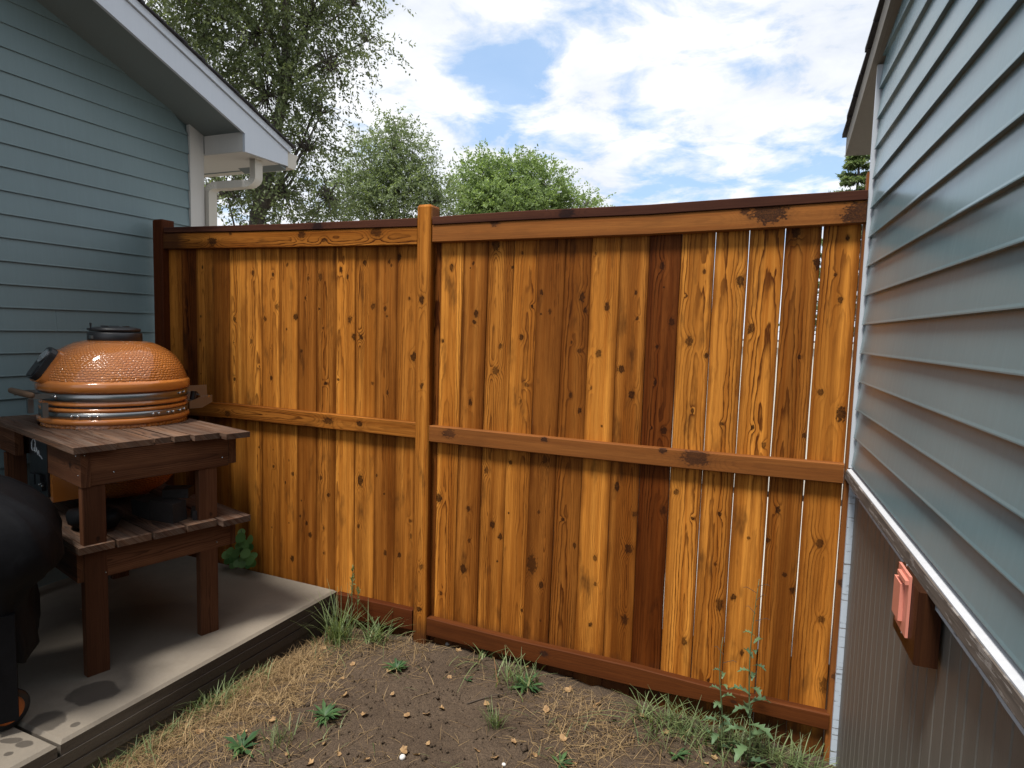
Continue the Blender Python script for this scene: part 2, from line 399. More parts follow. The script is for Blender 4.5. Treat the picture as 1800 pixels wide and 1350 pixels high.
SIDING_R = paint("blue_grey_siding_right", (0.135, 0.224, 0.254), 0.22, 0.33, 0.18, bump=0.00022)
SIDING_R.node_tree.nodes["Principled BSDF"].inputs["IOR"].default_value = 1.50
SIDING_R.node_tree.nodes["Principled BSDF"].inputs["Coat Weight"].default_value = 0.0
SIDING_R.node_tree.nodes["Principled BSDF"].inputs["Coat Roughness"].default_value = 0.10
WHITE = paint("white_trim_paint", (0.50, 0.54, 0.59), 0.35, 0.4, 0.10)
WHITE_WARM = paint("warm_white_trim", (0.50, 0.485, 0.45), 0.4, 0.4, 0.12)
SOFFIT = paint("grey_soffit_paint", (0.16, 0.19, 0.19), 0.6, 0.3, 0.15)
RAKE = paint("brown_grey_rake_paint", (0.20, 0.18, 0.15), 0.6, 0.3, 0.25)
GUTTER = paint("beige_gutter_paint", (0.50, 0.47, 0.40), 0.4, 0.4, 0.15)

def peeling(name, base, over, cut, sc):
    t = NT(name); p = t.geo()
    n = t.math('ADD', t.math('MULTIPLY', t.noise(t.mapping(p, (3, 3, 46)), sc, 6, 0.60, 0.4), 0.82), t.math('MULTIPLY', t.noise(p, sc * 14, 5, 0.65), 0.18))
    m = t.ramp(n, [(cut - 0.012, 0.0), (cut + 0.012, 1.0)])
    st = t.noise(t.mapping(p, (9, 9, 160)), 1.0, 4, 0.6)
    b = t.mix(t.ramp(st, [(0.3, 0.0), (0.75, 1.0)]), base, tuple(x * 0.45 for x in base))
    t.bump(t.math('ADD', t.math('MULTIPLY', m, 0.6), t.math('MULTIPLY', st, 0.4)), 0.002, 0.8)
    return t.fin(t.mix(m, b, over), 0.82, spec=0.18)
PEEL = peeling("peeling_brown_paint", (0.135, 0.112, 0.095), (0.22, 0.20, 0.185), 0.57, 2.2)
PEEL_TRIM = peeling("peeling_white_trim", (0.20, 0.19, 0.19), (0.42, 0.48, 0.55), 0.40, 2.4)
PEEL_TOP = paint("white_painted_sill_top", (0.44, 0.455, 0.48), 0.9, 0.1, 0.3)

def mat_simple(name, col, rough=0.5, metal=0.0, coat=None, spec=0.5, var=0.15, sc=12, bump=0.0):
    t = NT(name); p = t.obj(); n = t.noise(p, sc, 5, 0.6)
    c = t.mix(t.math('MULTIPLY', n, var * 2), col, tuple(x * 0.4 for x in col))
    if bump: t.bump(t.noise(p, sc * 6, 4, 0.6), bump, 0.8)
    return t.fin(c, t.math('ADD', rough - 0.05, t.math('MULTIPLY', n, 0.1)), metal, coat, spec)
SHINGLE = mat_simple("asphalt_shingle", (0.045, 0.042, 0.046), 0.9, var=0.3, sc=40, bump=0.004)
STEEL = mat_simple("brushed_steel", (0.30, 0.30, 0.295), 0.33, 1.0, var=0.03, sc=5)
BOLT = mat_simple("bolt_steel", (0.60, 0.60, 0.60), 0.18, 1.0, var=0.1)
BLACKP = mat_simple("black_plastic", (0.014, 0.014, 0.016), 0.35, var=0.2)
BLACKM = mat_simple("black_cast_metal", (0.018, 0.018, 0.02), 0.38, var=0.25, sc=30, bump=0.0008)
DIAL = mat_simple("dial_face", (0.20, 0.22, 0.23), 0.15, coat=0.8, var=0.1)
INK = mat_simple("white_print", (0.62, 0.64, 0.65), 0.5, var=0.05)
CHAR = mat_simple("charred_block", (0.020, 0.014, 0.012), 0.85, var=0.4, sc=30, bump=0.004)
PINK = mat_simple("salmon_plastic", (0.62, 0.235, 0.175), 0.35, var=0.12)
BOXWOOD = wood_material("dark_oiled_block", (0.055, 0.022, 0.009), (0.035, 0.013, 0.007), (0.014, 0.006, 0.004), (0.006, 0.004, 0.003), rough=(0.25, 0.45))
ORANGE_P = mat_simple("orange_plastic", (0.52, 0.13, 0.02), 0.4, var=0.15)
def vinyl():
    t = NT("black_vinyl_cover"); p = t.obj(); n = t.noise(p, 5, 5, 0.55, 0.4); f = t.noise(p, 500, 2)
    t.bump(t.math('ADD', n, t.math('MULTIPLY', f, 0.03)), 0.012, 0.6)
    return t.fin((0.005, 0.005, 0.006), 0.55, spec=0.12)
VINYL = vinyl()
def ceramic(dim):
    t = NT("orange_glazed_ceramic" + ("_dimpled" if dim else "")); p = t.obj()
    n = t.noise(p, 6, 4, 0.5)
    c = t.mix(t.ramp(n, [(0.3, 0.0), (0.8, 1.0)]), (0.52, 0.180, 0.036), (0.42, 0.130, 0.026))
    if dim:
        uv = t.new('ShaderNodeUVMap', uv_map='UVMap').outputs[0]
        sq = t.new('ShaderNodeSeparateXYZ'); t.l.new(uv, sq.inputs[0])
        jt = t.noise(t.mapping(p, (1, 1, 1)), 22, 2); j2 = t.noise(t.mapping(p, (1, 1, 1), (4, 4, 4)), 30, 2)
        vv = t.math('ADD', t.math('MULTIPLY', sq.outputs[1], 78.0), t.math('MULTIPLY', j2, 1.5)); row = t.math('FLOOR', vv)
        xx = t.math('ADD', t.math('ADD', t.math('MULTIPLY', sq.outputs[0], 96.0), t.math('MULTIPLY', row, 0.5)), t.math('MULTIPLY', jt, 1.8))
        fx_ = t.math('SUBTRACT', t.math('FRACT', xx), 0.5); fy_ = t.math('SUBTRACT', t.math('FRACT', vv), 0.5)
        dd = t.math('SQRT', t.math('ADD', t.math('MULTIPLY', fx_, fx_), t.math('MULTIPLY', fy_, fy_)))
        h = t.ramp(dd, [(0.0, 1.0), (0.30, 0.8), (0.52, 0.1), (0.70, 0.0)])
        c = t.mix(t.ramp(dd, [(0.34, 0.0), (0.60, 0.45)]), c, (0.22, 0.060, 0.012))
        t.bump(h, 0.0035, 1.0)
    else:
        t.bump(n, 0.001, 0.5)
    sp = t.noise(p, 130, 2); 
    c = t.mix(t.ramp(sp, [(0.80, 0.0), (0.83, 0.4)]), c, (0.6, 0.5, 0.42))
    return t.fin(c, 0.20, coat=0.7)
CERAM = ceramic(False); CERAMD = ceramic(True)

def concrete():
    t = NT("patio_concrete"); p = t.geo()
    n = t.noise(p, 1.6, 6, 0.62); f = t.noise(p, 90, 4, 0.7); g = t.noise(p, 9, 5, 0.65)
    c = t.mix(t.ramp(n, [(0.3, 0.0), (0.7, 1.0)]), (0.215, 0.182, 0.138), (0.150, 0.123, 0.090))
    c = t.mix(t.math('MULTIPLY', t.ramp(g, [(0.45, 0.0), (0.75, 1.0)]), 0.35), c, (0.10, 0.088, 0.074))
    c = t.mix(t.math('MULTIPLY', f, 0.25), c, (0.30, 0.28, 0.25))
    # damp rain patches that dried round the edge
    wet = None
    sp = t.new('ShaderNodeSeparateXYZ'); t.l.new(p, sp.inputs[0])
    wq = t.math('SUBTRACT', t.noise(p, 14, 4, 0.6), 0.5)
    for (u, v, ru, rv) in DAMP:
        q = onZ(u, v, SLAB_Z); a = onZ(u + ru, v, SLAB_Z); b = onZ(u, v - rv, SLAB_Z)
        r1, r2 = (a - q).length, (b - q).length
        ang = math.atan2(a.y - q.y, a.x - q.x)
        dx = t.math('SUBTRACT', sp.outputs[0], q.x); dy = t.math('SUBTRACT', sp.outputs[1], q.y)
        rx = t.math('ADD', t.math('MULTIPLY', dx, math.cos(ang) / r1), t.math('MULTIPLY', dy, math.sin(ang) / r1))
        ry = t.math('ADD', t.math('MULTIPLY', dx, -math.sin(ang) / r2), t.math('MULTIPLY', dy, math.cos(ang) / r2))
        d = t.math('SQRT', t.math('ADD', t.math('MULTIPLY', rx, rx), t.math('MULTIPLY', ry, ry)))
        d = t.math('ADD', d, t.math('MULTIPLY', wq, 0.9))
        m = t.ramp(d, [(0.86, 1.0), (1.0, 0.0)])
        wet = m if wet is None else t.math('MAXIMUM', wet, m)
    big = None  # soft shade under table and cart, painted into the slab along with damp
    for (u, v, r1, amt) in SHADE_DAMP:
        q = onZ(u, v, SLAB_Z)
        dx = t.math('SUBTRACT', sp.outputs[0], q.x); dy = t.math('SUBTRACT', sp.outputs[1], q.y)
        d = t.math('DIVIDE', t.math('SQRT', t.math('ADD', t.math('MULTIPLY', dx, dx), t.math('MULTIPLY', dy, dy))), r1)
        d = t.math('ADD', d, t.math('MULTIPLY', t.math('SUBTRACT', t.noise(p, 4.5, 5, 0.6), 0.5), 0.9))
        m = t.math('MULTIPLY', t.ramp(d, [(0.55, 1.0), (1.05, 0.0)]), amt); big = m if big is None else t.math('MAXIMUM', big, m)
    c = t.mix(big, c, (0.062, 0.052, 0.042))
    c = t.mix(t.math('MULTIPLY', wet, 0.8), c, (0.058, 0.050, 0.042))
    t.bump(t.math('ADD', t.math('MULTIPLY', f, 0.6), t.math('MULTIPLY', g, 0.4)), 0.0016, 0.9)
    return t.fin(c, t.math('SUBTRACT', 0.82, t.math('MULTIPLY', wet, 0.35)))
SLAB_Z = H - 1.537
DAMP = [(82, 1269, 36, 17), (163, 1218, 44, 18), (20, 1302, 20, 5), (42, 1308, 16, 6), (15, 1325, 9, 4), (132, 1274, 8, 4)]
SHADE_DAMP = [(230, 1110, 0.55, 0.70), (60, 1130, 0.6, 0.75), (320, 1070, 0.42, 0.35), (205, 1235, 0.16, 0.45)]
CONC = concrete()
def curb():
    t = NT("dark_slab_face"); p = t.geo()
    n = t.noise(t.mapping(p, (2, 2, 26)), 1.0, 6, 0.65); f = t.noise(p, 60, 4, 0.7)
    sp = t.new('ShaderNodeSeparateXYZ'); t.l.new(p, sp.inputs[0])
    # damp, dirt-stained timber-form marks further along the slab
    far = t.ramp(t.math('ADD', sp.outputs[1], t.math('MULTIPLY', n, 0.5)), [(1.75, 0.0), (2.05, 1.0)]) if False else t.ramp(t.math('MULTIPLY', t.math('ADD', sp.outputs[1], t.math('MULTIPLY', n, 0.5)), 0.25), [(0.46, 0.0), (0.55, 1.0)])
    c = t.mix(t.ramp(n, [(0.3, 0.0), (0.7, 1.0)]), (0.16, 0.135, 0.105), (0.085, 0.070, 0.054))
    c = t.mix(far, c, (0.045, 0.034, 0.026))
    c = t.mix(t.math('MULTIPLY', f, 0.3), c, (0.05, 0.04, 0.033))
    t.bump(t.math('ADD', n, f), 0.003, 0.8)
    return t.fin(c, 0.85)
CURB = curb()
def soil():
    t = NT("bare_soil"); p = t.geo()
    a = t.noise(p, 3.0, 6, 0.6); b = t.noise(p, 38, 6, 0.7); c3 = t.noise(p, 160, 4, 0.7)
    c = t.mix(t.ramp(a, [(0.32, 0.0), (0.68, 1.0)]), (0.122, 0.088, 0.060), (0.078, 0.054, 0.036))
    c = t.mix(t.math('MULTIPLY', t.ramp(b, [(0.4, 0.0), (0.7, 1.0)]), 0.55), c, (0.050, 0.036, 0.027))
    d4 = t.noise(p, 330, 3, 0.75)
    c = t.mix(t.math('MULTIPLY', t.ramp(c3, [(0.42, 1.0), (0.56, 0.0)]), 0.6), c, (0.026, 0.018, 0.012))
    c = t.mix(t.ramp(d4, [(0.60, 0.0), (0.70, 0.75)]), c, (0.26, 0.18, 0.10))
    c = t.mix(t.ramp(c3, [(0.66, 0.0), (0.76, 0.6)]), c, (0.27, 0.20, 0.13))
    t.bump(t.math('ADD', t.math('MULTIPLY', b, 0.7), t.math('MULTIPLY', c3, 0.3)), 0.02, 0.9)
    return t.fin(c, 0.92, spec=0.2)
SOIL = soil()
ALLEY = mat_simple("pale_gravel", (0.42, 0.39, 0.34), 0.9, var=0.15, sc=3)
PALE = paint("pale_stucco", (0.62, 0.58, 0.50), 0.8, 0.2, 0.08)

def leafmat(name, a, b, trans=0.35, rough=0.5):
    t = NT(name); sh = t.attr('shade', 'GEOMETRY').outputs['Fac']
    c = t.mix(sh, a, b); t.fin(c, rough, spec=0.35)
    tr = t.new('ShaderNodeBsdfTranslucent'); t.l.new(t.mix(1.0, c, (1.2, 1.25, 0.7), 'MULTIPLY'), tr.inputs[0])
    mx = t.new('ShaderNodeMixShader'); mx.inputs[0].default_value = trans
    t.l.new(t.b.outputs[0], mx.inputs[1]); t.l.new(tr.outputs[0], mx.inputs[2]); t.l.new(mx.outputs[0], t.out.inputs[0])
    return t.m
LEAF_ELM = leafmat("elm_leaf", (0.085, 0.110, 0.058), (0.235, 0.275, 0.145), 0.5)
LEAF_MID = leafmat("grey_green_leaf", (0.10, 0.135, 0.075), (0.27, 0.33, 0.18), 0.5)
LEAF_ASH = leafmat("bright_green_leaf", (0.11, 0.165, 0.065), (0.32, 0.42, 0.18), 0.5)
LEAF_FIR = leafmat("spruce_needle", (0.075, 0.125, 0.060), (0.26, 0.33, 0.13), 0.3)
GRASSM = leafmat("green_grass_blade", (0.080, 0.120, 0.045), (0.25, 0.31, 0.14), 0.4)
WEEDM = leafmat("weed_leaf", (0.030, 0.075, 0.030), (0.09, 0.17, 0.06), 0.3)
LETTM = leafmat("prickly_lettuce_leaf", (0.060, 0.115, 0.065), (0.13, 0.21, 0.10), 0.3)
STRAWM = leafmat("dry_straw_blade", (0.12, 0.072, 0.032), (0.40, 0.28, 0.14), 0.2, 0.7)
DEADM = leafmat("dead_leaf", (0.20, 0.11, 0.05), (0.50, 0.33, 0.16), 0.2, 0.7)
VINEM = leafmat("vine_leaf", (0.06, 0.15, 0.04), (0.19, 0.34, 0.12), 0.35, 0.4)
BARK = mat_simple("grey_bark", (0.13, 0.11, 0.092), 0.9, var=0.35, sc=14, bump=0.01)
STEMM = mat_simple("green_stem", (0.10, 0.14, 0.06), 0.6, var=0.2)
STONEM = mat_simple("white_stone", (0.62, 0.60, 0.58), 0.8, var=0.12, sc=30, bump=0.002)
GREYST = mat_simple("grey_pebble", (0.25, 0.23, 0.21), 0.85, var=0.2, sc=30)
TWIGM = mat_simple("dry_twig", (0.07, 0.05, 0.035), 0.85, var=0.2)

# ------------------------------------------------------------------ setting: ground, patio slab, alley
def gz(x, y):
    return (-0.035 if x > -1.85 else 0.085) * (x + 1.85) + 0.010 * math.sin(x * 3.1 + y * 1.7) + 0.008 * math.sin(y * 4.3 - x * 2.2)
def ground():
    xs = np.concatenate([[-400, -80, -25, -9], np.arange(-4.2, 0.9, 0.035), [1.5, 4, 12, 60, 400]])
    ys = np.concatenate([[-300, -60, -15, -4, -1], np.arange(0.2, 3.25, 0.035), [3.6, 4.5, 7, 15, 50, 200, 900]])
    X, Y = np.meshgrid(xs, ys); Xc = np.clip(X, -2.4, 0.4); Yc = np.clip(Y, 0, 3.2)
    Z = np.where(Xc > -1.85, -0.035, 0.085) * (Xc + 1.85) + 0.010 * np.sin(Xc * 3.1 + Yc * 1.7) + 0.008 * np.sin(Yc * 4.3 - Xc * 2.2)
    inside = (X > -4.1) & (X < 0.8) & (Y > 0.2) & (Y < 3.2)
    Z = Z + np.where(inside, nrs.uniform(-0.009, 0.009, X.shape), 0)
    nx, ny = len(xs), len(ys)
    v = np.stack([X.ravel(), Y.ravel(), Z.ravel()], 1)
    i = np.arange(nx * ny).reshape(ny, nx)
    q = np.stack([i[:-1, :-1].ravel(), i[:-1, 1:].ravel(), i[1:, 1:].ravel(), i[1:, :-1].ravel()], 1)
    o = fast_mesh("ground", v, q, SOIL); o["kind"] = "structure"
    o.data.polygons.foreach_set("use_smooth", [True] * len(o.data.polygons))
ground()
SX = -2.352
patio = thing("patio", "", "")
del patio["label"]; del patio["category"]; patio["kind"] = "structure"; patio.location = (SX, 2.0, SLAB_Z)
def slab(y0, y1, x0=-3.92, x1=SX):
    mb = MB(); c = 0.012
    vs = []; 
    pts = [(x0, y0), (x1, y0), (x1, y1), (x0, y1)]
    ins = [(x0 + c, y0 + c), (x1 - c, y0 + c), (x1 - c, y1 - c), (x0 + c, y1 - c)]
    vs = [(x, y, -0.12) for x, y in pts] + [(x, y, SLAB_Z - c) for x, y in pts] + [(x, y, SLAB_Z) for x, y in ins]
    mb.add(vs, [(8, 9, 10, 11)], None, 0)
    mb.add(vs, [(4, 5, 9, 8), (5, 6, 10, 9), (6, 7, 11, 10), (7, 4, 8, 11)], None, 0)
    mb.add(vs, [(0, 1, 5, 4), (1, 2, 6, 5), (2, 3, 7, 6), (3, 0, 4, 7)], None, 1)
    return mb.build("slab_section", [CONC, CURB], patio)
slab(1.352, 2.885); slab(0.05, 1.340); slab(-1.3, 0.038)
# board-form ridges left on the slab's face
for k, (z, d) in enumerate(((0.108, 0.004), (0.058, 0.007))):
    mb = MB(); box(mb, (SX + d / 2 + 0.001, 2.05, z - 0.02), (d / 2, 0, 0), (0, 0.83, 0), (0, 0, 0.021)); mb.build("form_ridge", CURB, patio)

mb = MB(); mb.add([(-9, 3.6, 0.004), (9, 3.6, 0.004), (9, 7.2, 0.004), (-9, 7.2, 0.004)], [(0, 1, 2, 3)]); al = mb.build("alley", ALLEY); al["kind"] = "structure"
gw = thing("garden_wall", "pale wall glimpsed through the gaps between the fence boards", "wall", (0.5, 7.6, 0))
mb = MB(); box(mb, (0.3, 7.6, 0.8), (3.6, 0, 0), (0, 0.1, 0), (0, 0, 0.8)); mb.build("wall_face", PALE, gw)
mb = MB(); box(mb, (0.3, 7.6, 1.63), (3.64, 0, 0), (0, 0.14, 0), (0, 0, 0.03)); mb.build("coping", PALE, gw)

# ------------------------------------------------------------------ fence
DB, DR, DP = 2.900, 2.862, 2.853            # board fronts, rail fronts, post fronts
fence = thing("cedar_fence", "tall stained cedar board fence with rails between the two blue houses", "fence", (-1.8, 2.9, 0))
def px_to_board(u, v): return onY(u, v, DB)
def boundary(t0, t1):
    a, b = onY(*t0, DB), onY(*t1, DB)
    return lambda z: a.x + (b.x - a.x) * (z - a.z) / (b.z - a.z)
RT = [(761, 425.6), (776.7, 425.6), (816.7, 425.6), (859, 425.6), (904.4, 425.6), (947.8, 423), (995.5, 419), (1041.8, 419), (1092, 417), (1143.3, 414), (1199, 412), (1258.5, 408), (1318, 405.5), (1381, 401), (1446.6, 399), (1515.8, 396.7)]
RB = [(747, 1069), (763, 1069), (797.8, 1069), (838.9, 1069), (880, 1069), (921.5, 1069), (966.7, 1069), (1012.5, 1069), (1063.5, 1069), (1113.5, 1075), (1165.5, 1072), (1217.5, 1130), (1273.3, 1120), (1333, 1125), (1392.5, 1140), (1459, 1150)]
RG = [(0, 0), (0.002, 0.002), (0.0012, 0.0012), (0.0015, 0.0015), (0.001, 0.001), (0.0022, 0.0016), (0.001, 0.0022), (0.002, 0.001), (0.0012, 0.0016), (0.001, 0.003), (0.002, 0.0055), (0.0055, 0.004), (0.0058, 0.0032), (0.0062, 0.006), (0.0085, 0.004), (0.007, 0.006)]
LT = [(296.1, 437.5), (318, 437.5), (343.5, 437.5), (375.6, 437), (402.9, 436.5), (432, 436), (460.5, 435.5), (491.4, 435), (523.5, 434.5), (557.1, 434), (591.6, 433.5), (625.5, 433), (662.4, 432), (699, 431), (738, 430)]
LB = [(300, 640), (322, 640), (347.5, 690), (377, 690), (404.3, 820), (434.5, 860), (461, 950), (492, 950), (523.3, 970), (555.6, 980), (589, 1000), (622.5, 1000), (656.4, 1000), (692.5, 1000), (729, 1050)]
LG = [(0.001, 0.001)] * 15
RTONE = [0.12, 0.92, 0.38, 0.68, 1.0, 0.26, 0.36, 0.97, 0.42, 0.02, 0.95, 0.88, 0.94, 0.42, 0.95]
LTONE = [0.58, 0.04, 0.70, 0.42, 0.94, 1.0, 0.96, 0.86, 0.36, 0.50, 1.0, 0.84, 0.36, 0.58]
KNOTS = [(794, 470, 6), (779, 599, 8), (832, 463, 5), (827, 471, 4), (837, 552, 6), (834, 566, 5), (879, 609, 6), (871, 652, 9), (872, 430, 9), (901, 470, 4), (918, 444, 3), (935, 538, 8), (916, 593, 6),
 (926, 677, 5), (952, 514, 4), (951, 552, 3), (1023, 523, 9), (1029, 545, 7), (1005, 602, 4), (1019, 617, 6), (1067, 539, 6), (1052, 622, 7), (1048, 445, 4), (1118, 514, 3), (1121, 560, 5), (1111, 695, 9), (1092, 649, 8),
 (1003, 695, 5), (1019, 722, 8), (1058, 749, 5), (827, 706, 6), (915, 705, 3), (1164, 468, 9), (1167, 505, 4), (1181, 566, 9), (1155, 610, 9), (1152, 672, 7), (1167, 757, 10), (1146, 752, 4), (1166, 897, 8), (1131, 1080, 5), (1155, 1120, 10),
 (1238, 477, 5), (1207, 520, 6), (1212, 600, 7), (1241, 625, 5), (1217, 722, 6), (1189, 865, 7), (1217, 911, 4), (1202, 1127, 8), (1302, 494, 7), (1269, 745, 5), (1265, 904, 6), (1258, 992, 5), (1264, 1063, 7), (1248, 560, 7), (1245, 1196, 6),
 (1320, 578, 12), (1323, 752, 4), (1343, 782, 7), (1316, 946, 3), (1304, 1147, 6), (1290, 1050, 9), (1437, 463, 7), (1399, 408, 12), (1405, 628, 6), (1415, 766, 9), (1367, 897, 9), (1350, 950, 7), (1379, 1010, 9), (1392, 1038, 8),
 (1490, 418, 6), (1468, 483, 6), (1477, 527, 9), (1443, 690, 8), (1478, 728, 10), (1440, 956, 7), (1445, 1089, 7), (1450, 1205, 12),
 (772, 875, 9), (775, 1043, 7), (824, 894, 6), (825, 950, 6), (815, 1000, 8), (865, 922, 9), (879, 943, 7), (874, 987, 5), (855, 827, 6), (897, 813, 5), (894, 902, 3), (917, 1073, 6), (958, 808, 7), (947, 900, 5), (935, 992, 13), (951, 1028, 6), (950, 1091, 5),
 (989, 913, 6), (1010, 959, 8), (994, 1070, 9), (1046, 980, 4), (1046, 1027, 5), (1038, 1098, 5), (1085, 855, 8), (1116, 904, 8), (1106, 965, 11), (1098, 1090, 7),
 (356, 470, 5), (353, 556, 5), (352, 598, 4), (353, 657, 5), (412, 560, 5), (411, 602, 4), (412, 667, 6), (445, 480, 5), (442, 600, 8), (456, 644, 4), (456, 786, 4), (480, 483, 4), (487, 539, 6), (466, 560, 7), (476, 612, 3), (477, 664, 4), (480, 790, 3), (481, 820, 4), (478, 927, 3), (490, 966, 5),
 (505, 465, 4), (520, 557, 8), (504, 579, 3), (515, 833, 7), (502, 848, 5), (508, 809, 3), (508, 919, 3), (514, 982, 6), (542, 489, 5), (537, 524, 5), (530, 617, 8), (530, 880, 5), (528, 907, 5), (539, 920, 4), (545, 940, 7), (563, 487, 6), (562, 543, 5), (568, 577, 5), (572, 674, 6), (564, 840, 9), (577, 870, 12), (569, 972, 5),
 (600, 475, 6), (615, 562, 10), (622, 592, 8), (595, 667, 5), (641, 462, 5), (634, 592, 8), (655, 538, 7), (654, 674, 5), (633, 845, 8), (630, 925, 6), (684, 460, 4), (688, 467, 4), (677, 542, 5), (680, 556, 4), (681, 690, 5), (662, 836, 6), (675, 868, 5), (677, 972, 5), (702, 453, 6), (720, 525, 6), (727, 627, 8), (721, 915, 7), (722, 942, 6), (702, 976, 6)]
KW = [(onY(u, v, DB), r) for u, v, r in KNOTS]
def make_boards(T, B, G, tones, ztop):
    fn = [boundary(a, b) for a, b in zip(T, B)]
    for i in range(len(T) - 1):
        zb = gz(fn[i](0.2), 2.9) - 0.05; zt = ztop
        st = []
        zl_ = [zb + (zt - zb) * q / 9 for q in range(10)]
        for j, z in enumerate(zl_):
            gl = (G[i][1] + (G[i][0] - G[i][1]) * (z - zb) / (zt - zb)); gr = (G[i + 1][1] + (G[i + 1][0] - G[i + 1][1]) * (z - zb) / (zt - zb))
            wv = 0.0013 if T is RT else 0.0008
            st.append((V((fn[i](z) + gl * 0.27 + rng.uniform(-wv, wv), 0, z)), V((fn[i + 1](z) - gr * 0.27 + rng.uniform(-wv, wv), 0, z))))
        yo = DB + rng.uniform(-0.0018, 0.0018)
        for a, b in st: a.y = yo; b.y = yo + rng.uniform(-0.0012, 0.0012)
        mb = MB(); plank(mb, st, (0, 0.017, 0), 0.0022)
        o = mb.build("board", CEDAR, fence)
        ks = []
        for p, r in KW:
            if fn[i](p.z) - 0.004 < p.x < fn[i + 1](p.z) + 0.004:
                f = (p.z - zb) / (zt - zb); mid = (fn[i](p.z) + fn[i + 1](p.z)) / 2
                ks.append((p.x - mid, p.z - zb, r * 0.0016 * rng.uniform(0.5, 1.25)))
        if len(ks) < NK and rng.random() < 0.3: ks.append((rng.uniform(-0.05, 0.05), rng.uniform(0.2, 2.1), rng.uniform(0.004, 0.008)))
        tn = tones[i]
        ca = rng.choice([0.6, 0.8, 1.0]); rw = rng.uniform(0.007, 0.0115)
        if T is RT and i == 14: ca = 1.2; rw = 0.013
        if T is RT and i in (10, 11, 12): ca = 1.0; rw = 0.012
        wood_props(o, tn, rng.uniform(-0.04, 0.04), rng.choice([-1, 1]) * rng.uniform(0.010, 0.028), ca, ks, rw)
make_boards(RT, RB, RG, RTONE, H + 0.575)
make_boards(LT, LB, LG, LTONE, H + 0.575)
def rail(name, pts, mat, thick=0.038, D=DR, tone=1.0, contrast=0.5, knots=(), slope=0.012, cx=0.0, tilt=0.0):
    """pts: list of ((u,v) of lower edge, (u,v) of upper edge) on the front face from left to right"""
    st = []
    for lo, hi in pts:
        a, b = onY(*lo, D), onY(*hi, D); b.x = a.x = (a.x + b.x) / 2
        st.append((a, b))
    mb = MB(); plank(mb, st, (0, thick, 0), 0.004)
    o = mb.build(name, mat, fence)
    ks = []
    for u, v, r in knots:
        p = onY(u, v, D); zm = None
        for (a, b), (c, d) in zip(st, st[1:]):
            if min(a.x, c.x) - 0.01 <= p.x <= max(a.x, c.x) + 0.01: 
                f = (p.x - a.x) / (c.x - a.x); zm = ((a.z + b.z) / 2) * (1 - f) + f * (c.z + d.z) / 2
        if zm is not None: ks.append((p.z - zm, p.x - st[0][0].x, r * 0.0025))
    return wood_props(o, tone, cx, slope, contrast, ks)
cap_t = 0.15
def cap(pts):
    st = [(onY(*lo, DR - 0.006), onY(*hi, DR - 0.006)) for lo, hi in pts]
    for a, b in st: b.x = a.x
    mb = MB(); plank(mb, st, (0, cap_t, 0), 0.003); wood_props(mb.build("cap_rail", CAPWOOD, fence), 0.9, 0, 0.01, 0.5, [(0.0, rng.uniform(0.3, 1.5), 0.02)])
cap([((288, 409), (288, 399.5)), ((510, 404.5), (510, 393)), ((733, 398), (733, 383))])
cap([((760, 395), (760, 381)), ((900, 387.5), (900, 371.5)), ((1140, 377), (1140, 359.5)), ((1340, 363.5), (1340, 345)), ((1525, 351), (1525, 333.5))])
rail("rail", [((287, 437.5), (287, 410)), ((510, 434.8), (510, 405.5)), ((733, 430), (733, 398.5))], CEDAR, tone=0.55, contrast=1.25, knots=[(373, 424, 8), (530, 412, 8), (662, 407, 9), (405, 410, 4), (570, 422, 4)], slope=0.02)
rail("rail", [((760, 425.8), (760, 395.5)), ((900, 420.8), (900, 388)), ((1140, 412.3), (1140, 377.5)), ((1340, 401.5), (1340, 364)), ((1524, 391.7), (1524, 351.5))], CEDAR_RED, tone=1.0, contrast=0.25, knots=[(1352, 374, 15), (1512, 376, 17), (870, 392, 6), (1310, 370, 7)])
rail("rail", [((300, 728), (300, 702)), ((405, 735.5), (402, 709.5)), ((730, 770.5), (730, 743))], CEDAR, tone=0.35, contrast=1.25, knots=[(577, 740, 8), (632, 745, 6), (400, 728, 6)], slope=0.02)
rail("rail", [((754, 776.5), (754, 748)), ((1118, 815.5), (1118, 784)), ((1300, 833.5), (1300, 800.5)), ((1483, 851), (1483, 815.5))], CEDAR_RED, tone=0.72, contrast=0.25, knots=[(789, 762, 8), (957, 772, 5), (1222, 803, 14), (1165, 790, 6)])
def brail(pts, tone):
    st = []
    for lo, hi in pts:
        a, b = onY(*lo, DR), onY(*hi, DR); b.x = a.x; st.append((a, b))
    mb = MB(); plank(mb, st, (0, 0.037, 0), 0.004); wood_props(mb.build("rail", CEDAR_RED, fence), tone, 0, 0.01, 0.35, [(0.01, 0.7, 0.012), (-0.01, 1.6, 0.01)])
brail([((590, 1085), (590, 1043)), ((724, 1108), (724, 1073))], 0.0)
brail([((745, 1116), (747, 1085)), ((906, 1157), (906, 1125)), ((1110, 1206), (1110, 1171.5)), ((1300, 1247), (1300, 1221)), ((1456, 1285), (1456, 1256))], 0.12)
def post(x0, x1, z0, z1, y0, dep, knots, tone, lean=0.0, dome=True, tall_mat=CEDAR):
    mb = MB(); w = x1 - x0
    st = [(V((x0 + lean, y0, z0)), V((x1 + lean, y0, z0))), (V((x0, y0, z1 - 0.012)), V((x1, y0, z1 - 0.012))), (V((x0 + 0.007, y0 + 0.006, z1)), V((x1 - 0.007, y0 + 0.006, z1)))]
    plank(mb, st, (0, dep, 0), 0.006)
    return wood_props(mb.build("post", tall_mat, fence), tone, 0.0, 0.012, 0.7, knots)
pa, pb = onY(733, 370, DP), onY(757, 370, DP); pl = onY(726, 1050, DP)
